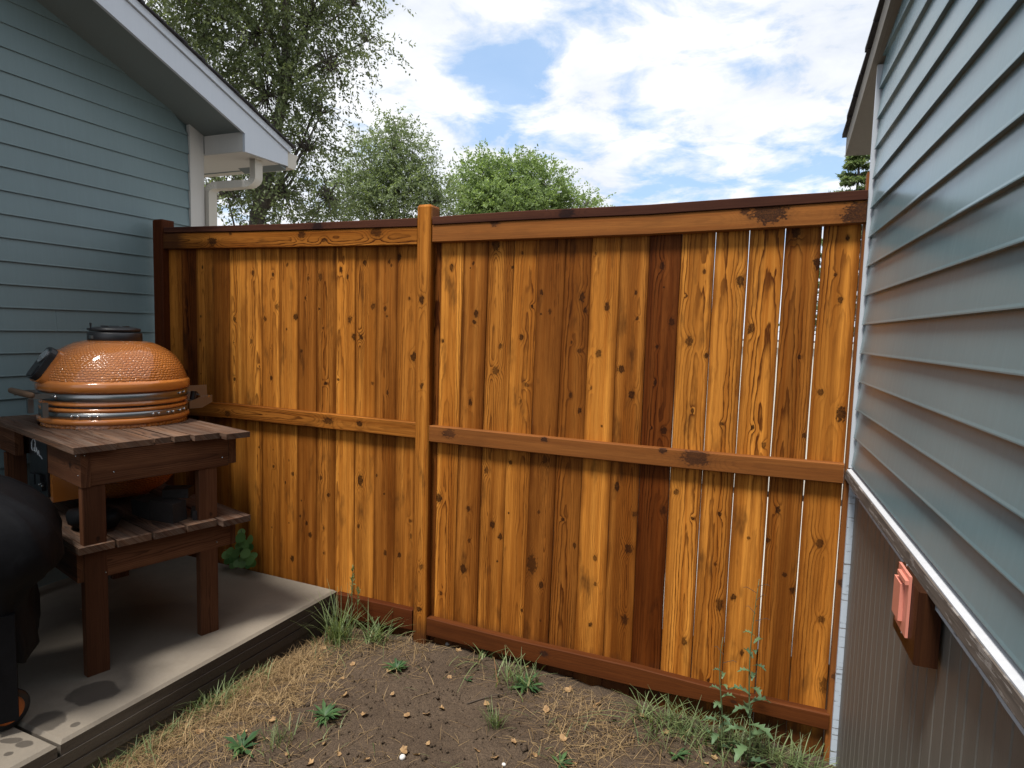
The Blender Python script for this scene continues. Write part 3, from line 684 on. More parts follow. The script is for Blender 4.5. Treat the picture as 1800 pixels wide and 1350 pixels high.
post(pa.x, pb.x, -0.1, H + 0.640, DP, 0.089, [(-0.005, 1.95, 0.012), (0.01, 0.52, 0.012), (0.0, 1.5, 0.01), (0.0, 0.28, 0.012)], 0.70, lean=(pl.x - pa.x) * 1.05)
post(-3.823, -3.734, -0.05, H + 0.655, DP, 0.089, [(0.02, 1.4, 0.008), (0.02, 1.0, 0.008)], 0.0, tall_mat=CEDAR_RED)
# narrow end post against the right house
ea, eb = onY(1517.5, 400, DB - 0.01), onY(1530, 400, DB - 0.01)
el, er = onY(1454.5, 1240, DB - 0.025), onY(1476, 1240, DB - 0.025)
mb = MB(); plank(mb, [(V((el.x, DB - 0.025, -0.15)), V((0.262, DB - 0.025, -0.15))), (V((ea.x, DB - 0.025, H + 0.66)), V((0.262, DB - 0.025, H + 0.66)))], (0, 0.06, 0), 0.003)
wood_props(mb.build("post", CEDAR_RED, fence), 0.95, 0, 0.01, 0.4, [(0, 1.28, 0.010), (0.0, 0.85, 0.012), (0, 0.45, 0.01)])

# ------------------------------------------------------------------ houses: lap siding on a wall frame
class Wall:
    def __init__(s, p, d, n): s.p, s.d, s.n = V(p), V(d).normalized(), V(n).normalized()
    def at(s, a, z, o=0.0): 
        q = s.p + s.d * a + s.n * o; return V((q.x, q.y, z))
def lap(w, a0b, a1b, a0t, a1t, z0, z1, mat, parent, ob=0.017, ot=0.006, lip=0.0012):
    mb = MB()
    sec = [(ob, z0), (ob, z0 + 0.003), (ob - lip, z0 + 0.009), (ot, z1 + 0.004), (-0.004, z1 + 0.004), (-0.004, z0)]
    A, B = [], []
    for o, z in sec:
        f = (z - z0) / (z1 - z0)
        A.append(w.at(a0b + (a0t - a0b) * f, z, o)); B.append(w.at(a1b + (a1t - a1b) * f, z, o))
    n = len(sec); fs = [tuple(range(n)), tuple(range(2 * n - 1, n - 1, -1))] + [(i, n + i, n + (i + 1) % n, (i + 1) % n) for i in range(n)]
    if (B[0] - A[0]).cross(A[2] - A[0]).dot(w.n) > 0: fs = [f[::-1] for f in fs]
    mb.add(A + B, fs); return mb.build("siding_board", mat, parent)

# left house
AL = -0.0314112
wl_ = Wall((-3.9, 2.9, 0), (math.sin(AL), math.cos(AL), 0), (math.cos(AL), -math.sin(AL), 0))    # a = distance towards the fence
hl = thing("left_house", "blue grey lap sided house with white rake board behind the orange grill", "house", (-4.0, 2.0, 0))
Z0L = H + 0.6685; RV = 0.1233
slopeL = -0.3755; roofz = lambda a: H + 1.349 + slopeL * (a - 0.29)         # underside of the overhang
amax = lambda z: 0.29 + (z - H - 1.349) / slopeL
AC = 0.292                                                                  # corner trim starts here
for k in range(-19, 20):
    z0 = Z0L + RV * k; z1 = z0 + RV
    if z1 < 0.17: continue
    eb_, et_ = min(AC, amax(z0) + 0.05), min(AC, amax(z1) + 0.05)
    if eb_ < -4.4: continue
    j = -0.35 + 0.9 * rng.random() if k % 3 == 0 else None          # butt joint in every third course
    if j is not None and -1.2 < j < min(eb_, et_) - 0.15:
        j -= 0.75
        lap(wl_, -4.5, j - 0.0008, -4.5, j - 0.0008, z0, z1, SIDING_L, hl, 0.0178); lap(wl_, j + 0.0008, eb_, j + 0.0008, et_, z0, z1, SIDING_L, hl)
    else:
        lap(wl_, -4.5, eb_, -4.5, et_, z0, z1, SIDING_L, hl)
mb = MB()
mb.add([wl_.at(-4.5, 0, -0.012), wl_.at(0.40, 0, -0.012), wl_.at(0.40, roofz(0.40) + 0.02, -0.012), wl_.at(-4.5, roofz(-4.5) + 0.02, -0.012)], [(0, 1, 2, 3)])
mb.add([wl_.at(0.40, 0, -0.012), wl_.at(0.40, 0, -6), wl_.at(0.40, H + 1.3, -6), wl_.at(0.40, H + 1.3, -0.012)], [(0, 1, 2, 3)])
mb.build("sheathing_wall", SIDING_L, hl)
mb = MB(); box(mb, wl_.at(AC + 0.06, (H + 1.36) / 2, 0.010), wl_.d * 0.058, wl_.n * 0.016, (0, 0, (H + 1.36) / 2)); mb.build("corner_trim", WHITE_WARM, hl)
OV = 0.40
def lp(a, z, o): return wl_.at(a, z, o)
mb = MB(); AE = 0.835; A1 = -4.6
zs_ = lambda a: roofz(a)
# soffit
prism(mb, [lp(A1, zs_(A1) + 0.012, -0.02), lp(AE, zs_(AE) + 0.012, -0.02), lp(AE, zs_(AE) + 0.012, OV - 0.02), lp(A1, zs_(A1) + 0.012, OV - 0.02)], (0, 0, 0.02)); mb.build("soffit", SOFFIT, hl)
# rake board with the flat bottomed tail of the eave box
FH = 0.147; ab = 0.415; zb_ = H + 1.18
mb = MB()
poly = [lp(A1, zs_(A1), OV - 0.02), lp(ab, zs_(ab), OV - 0.02), lp(ab, zb_, OV - 0.02), lp(AE, zb_ + 0.006, OV - 0.02), lp(AE, zs_(AE) + FH - 0.005, OV - 0.02), lp(A1, zs_(A1) + FH, OV - 0.02)]
prism(mb, poly, wl_.n * 0.02, (wl_.d, V((0, 0, 1)))); mb.build("rake_board", WHITE, hl)
mb = MB()
poly = [lp(A1, zs_(A1) + FH, OV - 0.02), lp(AE + 0.02, zs_(AE + 0.02) + FH, OV - 0.02), lp(AE + 0.02, zs_(AE + 0.02) + FH + 0.045, OV - 0.02), lp(A1, zs_(A1) + FH + 0.045, OV - 0.02)]
prism(mb, poly, wl_.n * 0.034, (wl_.d, V((0, 0, 1)))); mb.build("drip_board", WHITE, hl)
# eave box: end face and flat bottom
mb = MB(); box(mb, lp(ab + 0.006, zb_ + 0.085, (OV - 0.02) / 2 + 0.012), wl_.d * 0.006, wl_.n * ((OV - 0.02) / 2 - 0.014), (0, 0, 0.081)); mb.build("eave_box_face", WHITE_WARM, hl)
mb = MB(); box(mb, lp((ab + AE) / 2, zb_ + 0.008, -1.2), wl_.d * ((AE - ab) / 2 - 0.002), wl_.n * 1.575, (0, 0, 0.006)); mb.build("eave_box_bottom", WHITE_WARM, hl)
mb = MB(); box(mb, lp(AE - 0.008, zb_ + 0.075, -1.2), wl_.d * 0.008, wl_.n * 1.575, (0, 0, 0.055)); mb.build("eave_fascia", WHITE, hl)
# roof deck and shingle courses
mb = MB()
poly = [lp(A1, zs_(A1) + 0.033, -6), lp(AE, zs_(AE) + 0.033, -6), lp(AE, zs_(AE) + FH + 0.042, -6), lp(A1, zs_(A1) + FH + 0.042, -6)]
prism(mb, poly, wl_.n * (6 + OV - 0.024), (wl_.d, V((0, 0, 1)))); mb.build("roof_deck", SOFFIT, hl)
n_sh = 40
for i in range(n_sh):
    a1 = AE + 0.05 - i * 0.137; a0 = a1 - 0.16
    zc = lambda a: zs_(a) + FH + 0.046
    mb = MB(); prism(mb, [lp(a1, zc(a1) + 0.006, -6), lp(a0, zc(a0), -6), lp(a0, zc(a0) + 0.006, -6), lp(a1, zc(a1) + 0.018, -6)], wl_.n * (6 + OV + 0.034 + rng.uniform(-0.004, 0.004)), (wl_.d, V((0, 0, 1)))); mb.build("shingle", SHINGLE, hl)
# gutter (on the eave) with its end cap, downspout with two elbows
gt = MB(); g0 = AE + 0.004
sec = [(0, 0.0), (0.075, 0.0), (0.095, 0.035), (0.092, 0.07), (0.115, 0.105), (0.11, 0.11), (0.0, 0.11)]
zg = zb_ - 0.002
prism(gt, [lp(g0 + a, zg + z, OV - 0.005) for a, z in sec], wl_.n * -3.5, (wl_.d, V((0, 0, 1)))); gt.build("gutter", GUTTER, hl)
ds = MB()
def rect_tube(mb, pts, w, d, side):
    pts = [V(p) for p in pts]; vs = []; fs = []
    for i, p in enumerate(pts):
        t = (pts[min(i + 1, len(pts) - 1)] - pts[max(i - 1, 0)]).normalized(); o = t.cross(side).normalized()
        vs += [p + side * w * a + o * d * b for a, b in ((-1, -1), (1, -1), (1, 1), (-1, 1))]
    for i in range(len(pts) - 1):
        for k in range(4):
            l = (k + 1) % 4; fs.append((i * 4 + k, i * 4 + l, i * 4 + 4 + l, i * 4 + 4 + k))
    fs.append((0, 1, 2, 3)); fs.append(tuple(range(len(vs) - 4, len(vs))))
    mb.add(vs, fs)
dsx = AC + 0.165; dso = 0.03; q = []
gx = 0.30
top = lp(0.62, zb_ + 0.02, gx); 
prof = [(0.62, zb_ + 0.02, gx), (0.62, H + 1.06, gx)]
for k in range(0, 7):
    a = math.pi / 2 * k / 6; prof.append((0.62 - 0.06 * (1 - math.cos(a)), H + 1.06 - 0.06 * math.sin(a), gx - 0.04 * (1 - math.cos(a))))
for k in range(0, 7):
    a = math.pi / 2 * k / 6; prof.append((dsx + 0.05 - 0.05 * math.sin(a), H + 0.985 - 0.06 * (1 - math.cos(a)), dso + 0.05 - 0.05 * math.sin(a)))
prof.append((dsx, 0.2, dso))
rect_tube(ds, [lp(a, z, o) for a, z, o in prof], 0.036, 0.026, wl_.n.cross(V((0, 0, 1))) * 1.0)
ds.build("downspout", GUTTER, hl)

# right house
AR = -0.0646984
nR = V((-math.cos(AR), math.sin(AR), 0))                    # faces the yard
wr = Wall((0.267, 2.872, 0), (-math.sin(AR), -math.cos(AR), 0), nR)     # a = distance towards the camera
hr = thing("right_house", "glossy blue lap sided house wall with dark grooved skirting along the right", "house", (0.4, 1.5, 0))
RVR = 0.1128; ZR0 = H + 0.062; slopeR = 0.315
rzR = lambda a: H + 1.065 + slopeR * a                      # underside of the rake
TR = 0.012                                                  # siding starts behind the corner trim
for k in range(-5, 16):
    z0 = ZR0 + RVR * k; z1 = z0 + RVR
    if k == -5: z0 = H - 0.505
    amin = lambda z: max(TR, (z - H - 1.065) / slopeR - 0.05)
    if k <= 3 and k >= -4 and k % 2 == 0:
        j = {2: 1.0, 0: 0.80, -2: 0.74, -4: 1.3}[k]
        lap(wr, amin(z0), j - 0.0008, amin(z1), j - 0.0008, z0, z1, SIDING_R, hr, 0.0180)
        lap(wr, j + 0.0008, 5.0, j + 0.0008, 5.0, z0, z1, SIDING_R, hr, 0.0190)
    else:
        lap(wr, amin(z0), 5.0, amin(z1), 5.0, z0, z1, SIDING_R, hr, 0.0185)
ZS = H - 0.515                                              # top of the water table
mb = MB(); box(mb, wr.at(-0.006, (ZS + H + 1.06) / 2, 0.0105), wr.d * 0.0095, wr.n * 0.0155, (0, 0, (H + 1.06 - ZS) / 2)); mb.build("corner_trim", WHITE, hr)
mb = MB(); box(mb, wr.at(-0.026, (ZS + H + 1.0) / 2, -0.055), wr.d * 0.010, wr.n * 0.052, (0, 0, (H + 1.0 - ZS) / 2)); mb.build("corner_trim", WHITE, hr)
mb = MB(); mb.add([wr.at(0, -0.2, -0.02), wr.at(5.0, -0.2, -0.02), wr.at(5.0, rzR(5.0), -0.02), wr.at(0, rzR(0), -0.02)], [(0, 1, 2, 3)])
mb.add([wr.at(-0.012, -0.2, -0.02), wr.at(-0.012, -0.2, -6), wr.at(-0.012, H + 1.05, -6), wr.at(-0.012, H + 1.05, -0.02)], [(3, 2, 1, 0)]); mb.build("sheathing_wall", SIDING_R, hr)
# water table: sloping white painted top, weathered brown front
mb = MB(); N = 60
for i in range(N):
    a0, a1 = -0.02 + 4.5 * (i / N) ** 1.5, -0.02 + 4.5 * ((i + 1) / N) ** 1.5
pr = [(-0.003, ZS + 0.004), (0.030, ZS - 0.008), (0.030, ZS - 0.012), (-0.003, ZS - 0.012)]
prism(mb, [wr.at(-0.024, z, o) for o, z in pr], wr.d * 4.5); mb.build("sill_top", PEEL_TOP, hr)
mb = MB(); pr = [(-0.003, ZS - 0.0125), (0.034, ZS - 0.0125), (0.036, ZS - 0.045), (0.024, ZS - 0.062), (-0.003, ZS - 0.062)]
prism(mb, [wr.at(-0.026, z, o) for o, z in pr], wr.d * 4.5); mb.build("sill_board", PEEL, hr)
mb = MB(); pr = [(-0.003, ZS - 0.0625), (0.019, ZS - 0.0625), (0.019, ZS - 0.078), (-0.003, ZS - 0.078)]
prism(mb, [wr.at(-0.024, z, o) for o, z in pr], wr.d * 4.5); mb.build("sill_moulding", PEEL_TRIM, hr)
mb = MB(); box(mb, wr.at(-0.004, (ZS - 0.078 - 0.25) / 2 , 0.006), wr.d * 0.018, wr.n * 0.012, (0, 0, (ZS - 0.079 + 0.25) / 2)); mb.build("skirt_trim", PEEL_TRIM, hr)
def panelmat():
    t = NT("dark_brown_panel"); p = t.geo()
    n = t.noise(t.mapping(p, (20, 20, 1.2)), 1.0, 5, 0.6); f = t.noise(t.mapping(p, (220, 220, 5)), 1.0, 3); b = t.noise(p, 3, 4)
    c = t.mix(t.ramp(n, [(0.3, 0.0), (0.75, 1.0)]), (0.145, 0.135, 0.120), (0.105, 0.099, 0.088))
    c = t.mix(t.math('MULTIPLY', t.ramp(b, [(0.4, 0.0), (0.7, 1.0)]), 0.5), c, (0.120, 0.117, 0.102))
    sp = t.noise(p, 70, 2); c = t.mix(t.ramp(sp, [(0.80, 0.0), (0.82, 0.7)]), c, (0.4, 0.4, 0.4))
    t.bump(t.math('ADD', n, f), 0.0015, 0.7)
    return t.fin(c, 0.5, spec=0.4)
PANEL = panelmat()
def grooved(a0, a1):
    mb = MB(); g = 0.072; prof = []; a = a0
    while a < a1 - 0.001:
        b = min(a + g, a1); w = 0.007
        prof += [(a, 0.0), (min(a + 0.002, b), 0.0022), (max(b - w, a + 0.005), 0.0022), (max(b - w + 0.003, a + 0.005), 0.0)]
        a = b
    prof.append((a1, 0.0)); n = len(prof)
    lo = [wr.at(a, -0.2, o - 0.006) for a, o in prof]; hi = [wr.at(a, ZS - 0.03, o - 0.006) for a, o in prof]
    mb.add(lo + hi, [(i + 1, i, n + i, n + i + 1) for i in range(n - 1)]); return mb.build("skirting_panel", PANEL, hr)
pj1 = (onP(1605, 1250, wr.at(0, 0), nR) - wr.p).dot(wr.d); pj2 = (onP(1690, 1290, wr.at(0, 0), nR) - wr.p).dot(wr.d)
grooved(0.016, pj1 - 0.001); grooved(pj1 + 0.001, pj2 - 0.001); grooved(pj2 + 0.001, 4.6)
# rake: underside, boards and stepped shingle ends
AEr = -0.60; A1r = 4.6
mb = MB(); prism(mb, [wr.at(AEr, rzR(AEr), 0.032), wr.at(A1r, rzR(A1r), 0.032), wr.at(A1r, rzR(A1r), -0.06), wr.at(AEr, rzR(AEr), -0.06)], (0, 0, 0.02)); mb.build("soffit", RAKE, hr)
mb = MB(); prism(mb, [wr.at(AEr, rzR(AEr) + 0.0, 0.046), wr.at(A1r, rzR(A1r), 0.046), wr.at(A1r, rzR(A1r) + 0.10, 0.046), wr.at(AEr, rzR(AEr) + 0.085, 0.046)], wr.n * -0.0135, (wr.d, V((0, 0, 1)))); mb.build("rake_board", RAKE, hr)
mb = MB(); prism(mb, [wr.at(AEr, rzR(AEr) + 0.021, 0.03), wr.at(A1r, rzR(A1r) + 0.021, 0.03), wr.at(A1r, rzR(A1r) + 0.104, 0.03), wr.at(AEr, rzR(AEr) + 0.092, 0.03)], wr.n * -6, (wr.d, V((0, 0, 1)))); mb.build("roof_deck", SOFFIT, hr)
for i in range(34):
    a0 = AEr - 0.03 + i * 0.137; a1 = a0 + 0.16; zc = lambda a: rzR(a) + 0.098
    mb = MB(); prism(mb, [wr.at(a0, zc(a0) + 0.006, -6), wr.at(a1, zc(a1), -6), wr.at(a1, zc(a1) + 0.006, -6), wr.at(a0, zc(a0) + 0.024, -6)], wr.n * (6 + 0.062 + rng.uniform(-0.006, 0.006)), (wr.d, V((0, 0, 1)))); mb.build("shingle", SHINGLE, hr)

# outlet box on the skirting
ob = thing("outlet_box", "salmon pink outlet cover on a dark wooden block fixed to the brown skirting", "outlet", wr.at(0.9, 0.95, 0.0))
b0 = onP(1563, 1090, wr.at(0, 0, 0.06), nR); b1 = onP(1598, 1168, wr.at(0, 0, 0.06), nR)
a0, a1 = (b0 - wr.p).dot(wr.d), (b1 - wr.p).dot(wr.d); zlo = b1.z; zhi = ZS - 0.045
mb = MB(); plank(mb, [(wr.at(a0, zlo, 0.052), wr.at(a1, zlo, 0.052)), (wr.at(a0, zhi, 0.052), wr.at(a1, zhi, 0.052))], nR * -0.047, 0.004); wood_props(mb.build("mounting_block", BOXWOOD, ob), 0.9, 0.02, 0.02, 0.4)
c0 = onP(1567, 1020, wr.at(0, 0, 0.07), nR); c1 = onP(1590, 1100, wr.at(0, 0, 0.07), nR)
ca = (a0 + a1) / 2 - 0.008; cw = (a1 - a0) / 2 * 0.50; zc_ = (onP(1580, 1052, wr.at(0, 0, 0.065), nR)).z; zh = 0.074
mb = MB(); box(mb, wr.at(ca, zc_, 0.0555), wr.d * cw, nR * 0.003, (0, 0, zh)); mb.build("cover_plate", PINK, ob)
mb = MB(); box(mb, wr.at(ca - cw * 0.30, zc_ - 0.004, 0.0630), wr.d * (cw * 0.60), nR * 0.0045, (0, 0, zh * 0.62)); mb.build("flip_lid", PINK, ob)
mb = MB(); box(mb, wr.at(ca + cw * 0.2, zc_ + zh * 0.78, 0.0610), wr.d * (cw * 0.75), nR * 0.005, (0, 0, zh * 0.07)); mb.build("hinge_lip", PINK, ob)
for dz in (zh + 0.010, -zh - 0.010):
    mb = MB(); sphere(mb, wr.at(ca, zc_ + dz, 0.053), 0.0028, 8, 5); mb.build("screw", BOLT, ob)

# ------------------------------------------------------------------ grill table
TZ = 1.173
TA = onZ(126.7, 788, TZ); TPH = R(14); TD = 0.745
ex = V((math.cos(TPH), -math.sin(TPH), 0)); ey = V((math.sin(TPH), math.cos(TPH), 0))
def tp(x, y, z=0.0): return V((TA.x, TA.y, 0)) + ex * x + ey * y + V((0, 0, z))
TLEN = 1.20
table = thing("grill_table", "weathered brown wooden table with lower shelf carrying the orange kamado", "table", tp(-0.5, 0.36, SLAB_Z))
KC = V((-3.27, 2.216, 0)); kx, ky = (KC - TA).dot(ex), (KC - TA).dot(ey)
HOLE = 0.342
cuts = [0.0, 0.168, 0.328, 0.407, 0.488, 0.616, TD]; rights = [0.0, -0.022, -0.028, -0.014, 0.012, 0.060]
def top_row(y0, y1, xr, zt, th, hole=True, mat=TOPWOOD, xl=-TLEN):
    y0 += 0.0045; y1 -= 0.0045; polys = []
    def cx(y):
        d = HOLE ** 2 - (y - ky) ** 2; return math.sqrt(d) if d > 0 else None
    if not hole or (cx(y0) is None and cx(y1) is None and not (y0 < ky < y1)):
        polys.append([(xr, y0), (xr, y1), (xl, y1), (xl, y0)])
    else:
        ys = [y0 + (y1 - y0) * i / 8 for i in range(9)]
        c = [cx(y) for y in ys]
        if all(q is not None for q in c):
            polys.append([(xr, y0), (xr, y1)] + [(kx + cx(y), y) for y in ys[::-1]])
            polys.append([(xl, y1), (xl, y0)] + [(kx - cx(y), y) for y in ys])
        else:
            inner = y1 if abs(y1 - ky) < abs(y0 - ky) else y0; outer = y0 if inner == y1 else y1
            ang = math.acos(max(-1, min(1, (inner - ky) / HOLE))); sgn = 1
            arc = []
            ci = cx(inner)
            for i in range(13):
                x = ci - 2 * ci * i / 12
                yy = ky + (math.sqrt(HOLE ** 2 - x * x)) * (1 if inner > ky and outer > inner or outer > ky else -1)
                if abs(yy - ky) > abs(outer - ky) - 0.012: yy = outer + (0.012 if outer < inner else -0.012)
                arc.append((kx + x, yy))
            polys.append([(xr, outer), (xr, inner)] + arc + [(xl, inner), (xl, outer)])
    for p in polys:
        mb = MB(); prism(mb, [tp(x, y, zt) for x, y in p], (0, 0, -th), (ey, ex))
        o = mb.build("top_plank", mat, table); wood_props(o, rng.uniform(0.55, 1.0), ((y0 + y1) / 2 + TA.dot(ey)) + rng.uniform(-0.03, 0.03), rng.uniform(0.01, 0.03), 0.9, [])
for i in range(len(cuts) - 1):
    top_row(cuts[i], cuts[i + 1], rights[i], TZ - (0.0 if i == 0 else rng.uniform(0, 0.005)), 0.027)
def beam(name, p0, p1, zt, hgt, th, normal, mat=TABLEWOOD, tone=0.8):
    """upright board from p0 to p1 (table x,y), front face along `normal`"""
    a, b = tp(*p0), tp(*p1)
    st = [(V((a.x, a.y, zt - hgt)), V((a.x, a.y, zt))), (V((b.x, b.y, zt - hgt)), V((b.x, b.y, zt)))]
    mb = MB(); plank(mb, st, -V(normal) * th, 0.003)
    return wood_props(mb.build(name, mat, table), tone, rng.uniform(-0.03, 0.03), rng.uniform(0.01, 0.03), 0.7, [(rng.uniform(-0.04, 0.04), rng.uniform(0.1, 0.9), 0.010)])
AZ = TZ - 0.028
fx = -0.022; fy = 0.035; by = 0.712
# opening of the front apron shows the draft door
gapl, gapr = -0.91, -0.425
beam("apron", (gapr, fy), (fx, fy), AZ, 0.150, 0.036, -ey)
beam("apron", (-TLEN + 0.03, fy), (gapl, fy), AZ, 0.140, 0.036, -ey)
beam("apron", (fx - 0.004, fy + 0.037), (fx - 0.004, by - 0.037), AZ, 0.150, 0.036, ex)
beam("apron", (-TLEN + 0.03, by), (fx, by), AZ, 0.140, 0.036, ey)
for (x, y) in ((gapl - 0.06, fy + 0.036),):
    mb = MB(); box(mb, tp(x, y + 0.05, AZ - 0.07), ex * 0.02, ey * 0.045, (0, 0, 0.07)); wood_props(mb.build("brace", TABLEWOOD, table), 0.3)
# legs
l1 = onZ(153, 1192, SLAB_Z); l2 = onZ(351, 1119, SLAB_Z)
def leg(cx_, cy_):
    mb = MB(); p = tp(cx_, cy_)
    st = [(p + ex * 0.019 - ey * 0.0445 + V((0, 0, z)), p + ex * 0.019 + ey * 0.0445 + V((0, 0, z))) for z in (SLAB_Z, AZ - 0.152 if cy_ < 0.2 or cx_ > -0.5 else AZ)]
    if cx_ > -0.5: st[1] = (st[1][0] - V((0, 0, -0.001)), st[1][1] - V((0, 0, -0.001)))
    plank(mb, st, -ex * 0.040, 0.003); wood_props(mb.build("leg", TABLEWOOD, table), rng.uniform(0.6, 0.85), 0, 0.015, 0.7, [(0.01, 0.6, 0.006)])
def tl(p): q = p - TA; return q.dot(ex), q.dot(ey)
x1, y1 = tl(l1); x2, y2 = tl(l2)
leg(x1 - 0.020, y1 + 0.0466); leg(x2 - 0.018, y2 + 0.052); leg(-TLEN + 0.08, y1 + 0.05); leg(-TLEN + 0.08, y2 + 0.05)
# lower shelf
SZ = SLAB_Z + 0.58
ye = [0.012, 0.158, 0.305, 0.452, 0.600, 0.750]
for i in range(5):
    xr = (-0.011, -0.004, 0.004, 0.006, 0.052)[i]
    mb = MB(); y0, y1_ = ye[i] + 0.005, ye[i + 1] - 0.005
    prism(mb, [tp(xr, y0, SZ), tp(xr, y1_, SZ), tp(-TLEN, y1_, SZ), tp(-TLEN, y0, SZ)], (0, 0, -0.030), (ey, ex))
    wood_props(mb.build("shelf_plank", TOPWOOD, table), rng.uniform(0.4, 0.85), ((y0 + y1_) / 2 + TA.dot(ey)), 0.02, 0.9)
beam("shelf_apron", (fx - 0.01, fy + 0.02), (fx - 0.01, by - 0.03), SZ - 0.031, 0.125, 0.036, ex)
beam("shelf_apron", (-TLEN + 0.03, fy - 0.02), (fx - 0.012, fy - 0.02), SZ - 0.031, 0.125, 0.036, -ey)
beam("shelf_apron", (-TLEN + 0.03, by), (fx - 0.012, by), SZ - 0.031, 0.125, 0.036, ey)
for (y, z) in ((0.05, AZ - 0.012), (0.16, AZ - 0.10), (by - 0.07, AZ - 0.105), (by - 0.06, SZ - 0.05), (by - 0.1, SZ - 0.125), (0.12, SZ - 0.135)):
    mb = MB(); sphere(mb, tp(fx + (0.0 if z > SZ + 0.1 else -0.006), y, z), 0.0035, 8, 4); mb.build("screw", BOLT, table)
for (x, z) in ((-0.05, AZ - 0.10), (-0.07, AZ - 0.02)):
    mb = MB(); sphere(mb, tp(x, fy, z), 0.0032, 8, 4); mb.build("screw", BOLT, table)

# ------------------------------------------------------------------ kamado grill
kam = thing("kamado_grill", "orange dimpled ceramic kamado grill with steel bands sunk in the wooden table", "grill", KC + V((0, 0, TZ)))
FR = -ey                                                  # front of the grill
def kp(f, s, z): return V((KC.x, KC.y, 0)) + FR * f + ex * s + V((0, 0, z))
RM = 0.349
def lprof(pts, sub=3):
    out = []
    for i in range(len(pts) - 1):
        for k in range(sub): 
            f = k / sub; out.append((pts[i][0] * (1 - f) + pts[i + 1][0] * f, pts[i][1] * (1 - f) + pts[i + 1][1] * f))
    out.append(pts[-1]); return out
def smooth_curve(pts, n):
    out = []
    P = [pts[0]] + pts + [pts[-1]]
    for i in range(1, len(P) - 2):
        for k in range(n):
            t = k / n; r = []
            for d in range(2):
                a, b, c, e = P[i - 1][d], P[i][d], P[i + 1][d], P[i + 2][d]
                r.append(0.5 * (2 * b + (c - a) * t + (2 * a - 5 * b + 4 * c - e) * t * t + (3 * b - a - 3 * c + e) * t ** 3))
            out.append(tuple(r))
    out.append(pts[-1]); return out
K0 = (KC.x, KC.y, 0)
dome = smooth_curve([(0.336, 1.398), (0.326, 1.432), (0.307, 1.474), (0.262, 1.533), (0.192, 1.577), (0.138, 1.592), (0.110, 1.596)], 6)
mb = MB(); lathe(mb, dome, K0, 96); lid = mb.build("lid", CERAMD, kam, True)
mb = MB(); lathe(mb, [(0.322, 1.345), (0.343, 1.347), (0.349, 1.353), (0.349, 1.386), (0.345, 1.393), (0.334, 1.400), (0.325, 1.402)], K0, 96); mb.build("lid_rim", CERAM, kam, True)
mb = MB(); lathe(mb, [(0.300, 1.345), (0.330, 1.346), (0.330, 1.300), (0.332, 1.296), (0.337, 1.290), (0.336, 1.281), (0.326, 1.278), (0.29, 1.278)], K0, 96); mb.build("lid_lip", CERAM, kam, True)
mb = MB(); lathe(mb, [(0.29, 1.270), (0.326, 1.270), (0.337, 1.266), (0.338, 1.256), (0.332, 1.251), (0.329, 1.250), (0.329, 1.218), (0.340, 1.216), (0.345, 1.212), (0.345, 1.195), (0.340, 1.190), (0.328, 1.188)], K0, 96); mb.build("base_rim", CERAM, kam, True)
mb = MB(); lathe(mb, smooth_curve([(0.328, 1.189), (0.333, 1.165), (0.332, 1.12), (0.322, 1.03), (0.292, 0.92), (0.235, 0.83), (0.17, 0.785)], 6) + [(0.001, 0.783)], K0, 96); mb.build("base", CERAMD, kam, True)
mb = MB(); lathe(mb, [(0.295, 1.279), (0.318, 1.2785), (0.318, 1.2695), (0.295, 1.269)], K0, 64); mb.build("gasket", BLACKP, kam)
for z0, z1 in ((1.302, 1.342), (1.219, 1.249)):
    mb = MB(); lathe(mb, [(0.331, z0), (0.336, z0 + 0.001), (0.3365, (z0 + z1) / 2), (0.336, z1 - 0.001), (0.331, z1)], K0, 96); mb.build("steel_band", STEEL, kam, True)
# band bolts
def kang(az, r, z): return V((KC.x + r * math.cos(az), KC.y + r * math.sin(az), z))
def az_of_px(u):
    d = ray(u, 700); d.z = 0; d.normalize(); b = V((KC.x, KC.y, 0)).dot(d); c2 = KC.x ** 2 + KC.y ** 2 - 0.34 ** 2
    s = b * b - c2; t = b - math.sqrt(max(s, 0)); p = d * t - V((KC.x, KC.y, 0)); return math.atan2(p.y, p.x)
for u, z in ((125, 1.234), (137, 1.234), (158, 1.234), (171, 1.234), (269, 1.234), (279, 1.234), (296, 1.234), (304, 1.234), (316, 1.234), (323, 1.236), (316, 1.326), (323, 1.328), (98, 1.325)):
    a = az_of_px(u); mb = MB(); sphere(mb, kang(a, 0.341, z), 0.0075, 8, 5); mb.build("bolt", BOLT, kam, True)
# chimney cap
mb = MB(); lathe(mb, [(0.10, 1.590), (0.122, 1.592), (0.125, 1.598), (0.125, 1.632), (0.12, 1.637), (0.06, 1.640)], K0, 56); cap_b = mb.build("vent_collar", BLACKM, kam, True)
mb = MB(); lathe(mb, [(0.08, 1.641), (0.116, 1.642), (0.119, 1.650), (0.116, 1.657), (0.09, 1.664), (0.04, 1.668), (0.0005, 1.669)], K0, 56); vc = mb.build("vent_cap", BLACKM, kam, True)
for a in range(3):
    an = a * 2.1 + 0.5; c = kang(an, 0.055, 1.667); mb = MB()
    box(mb, c, V((math.cos(an + 1.57), math.sin(an + 1.57), 0)) * 0.022, V((math.cos(an), math.sin(an), 0)) * 0.007, (0, 0, 0.004)); mb.build("vent_blade", BLACKM, kam)
ta = az_of_px(163) ; tq = KC + V((-0.085 * 0.60 - 0.05, -0.085 - 0.0, 0))
tabp = kp(0.113, 0.0, 1.652)
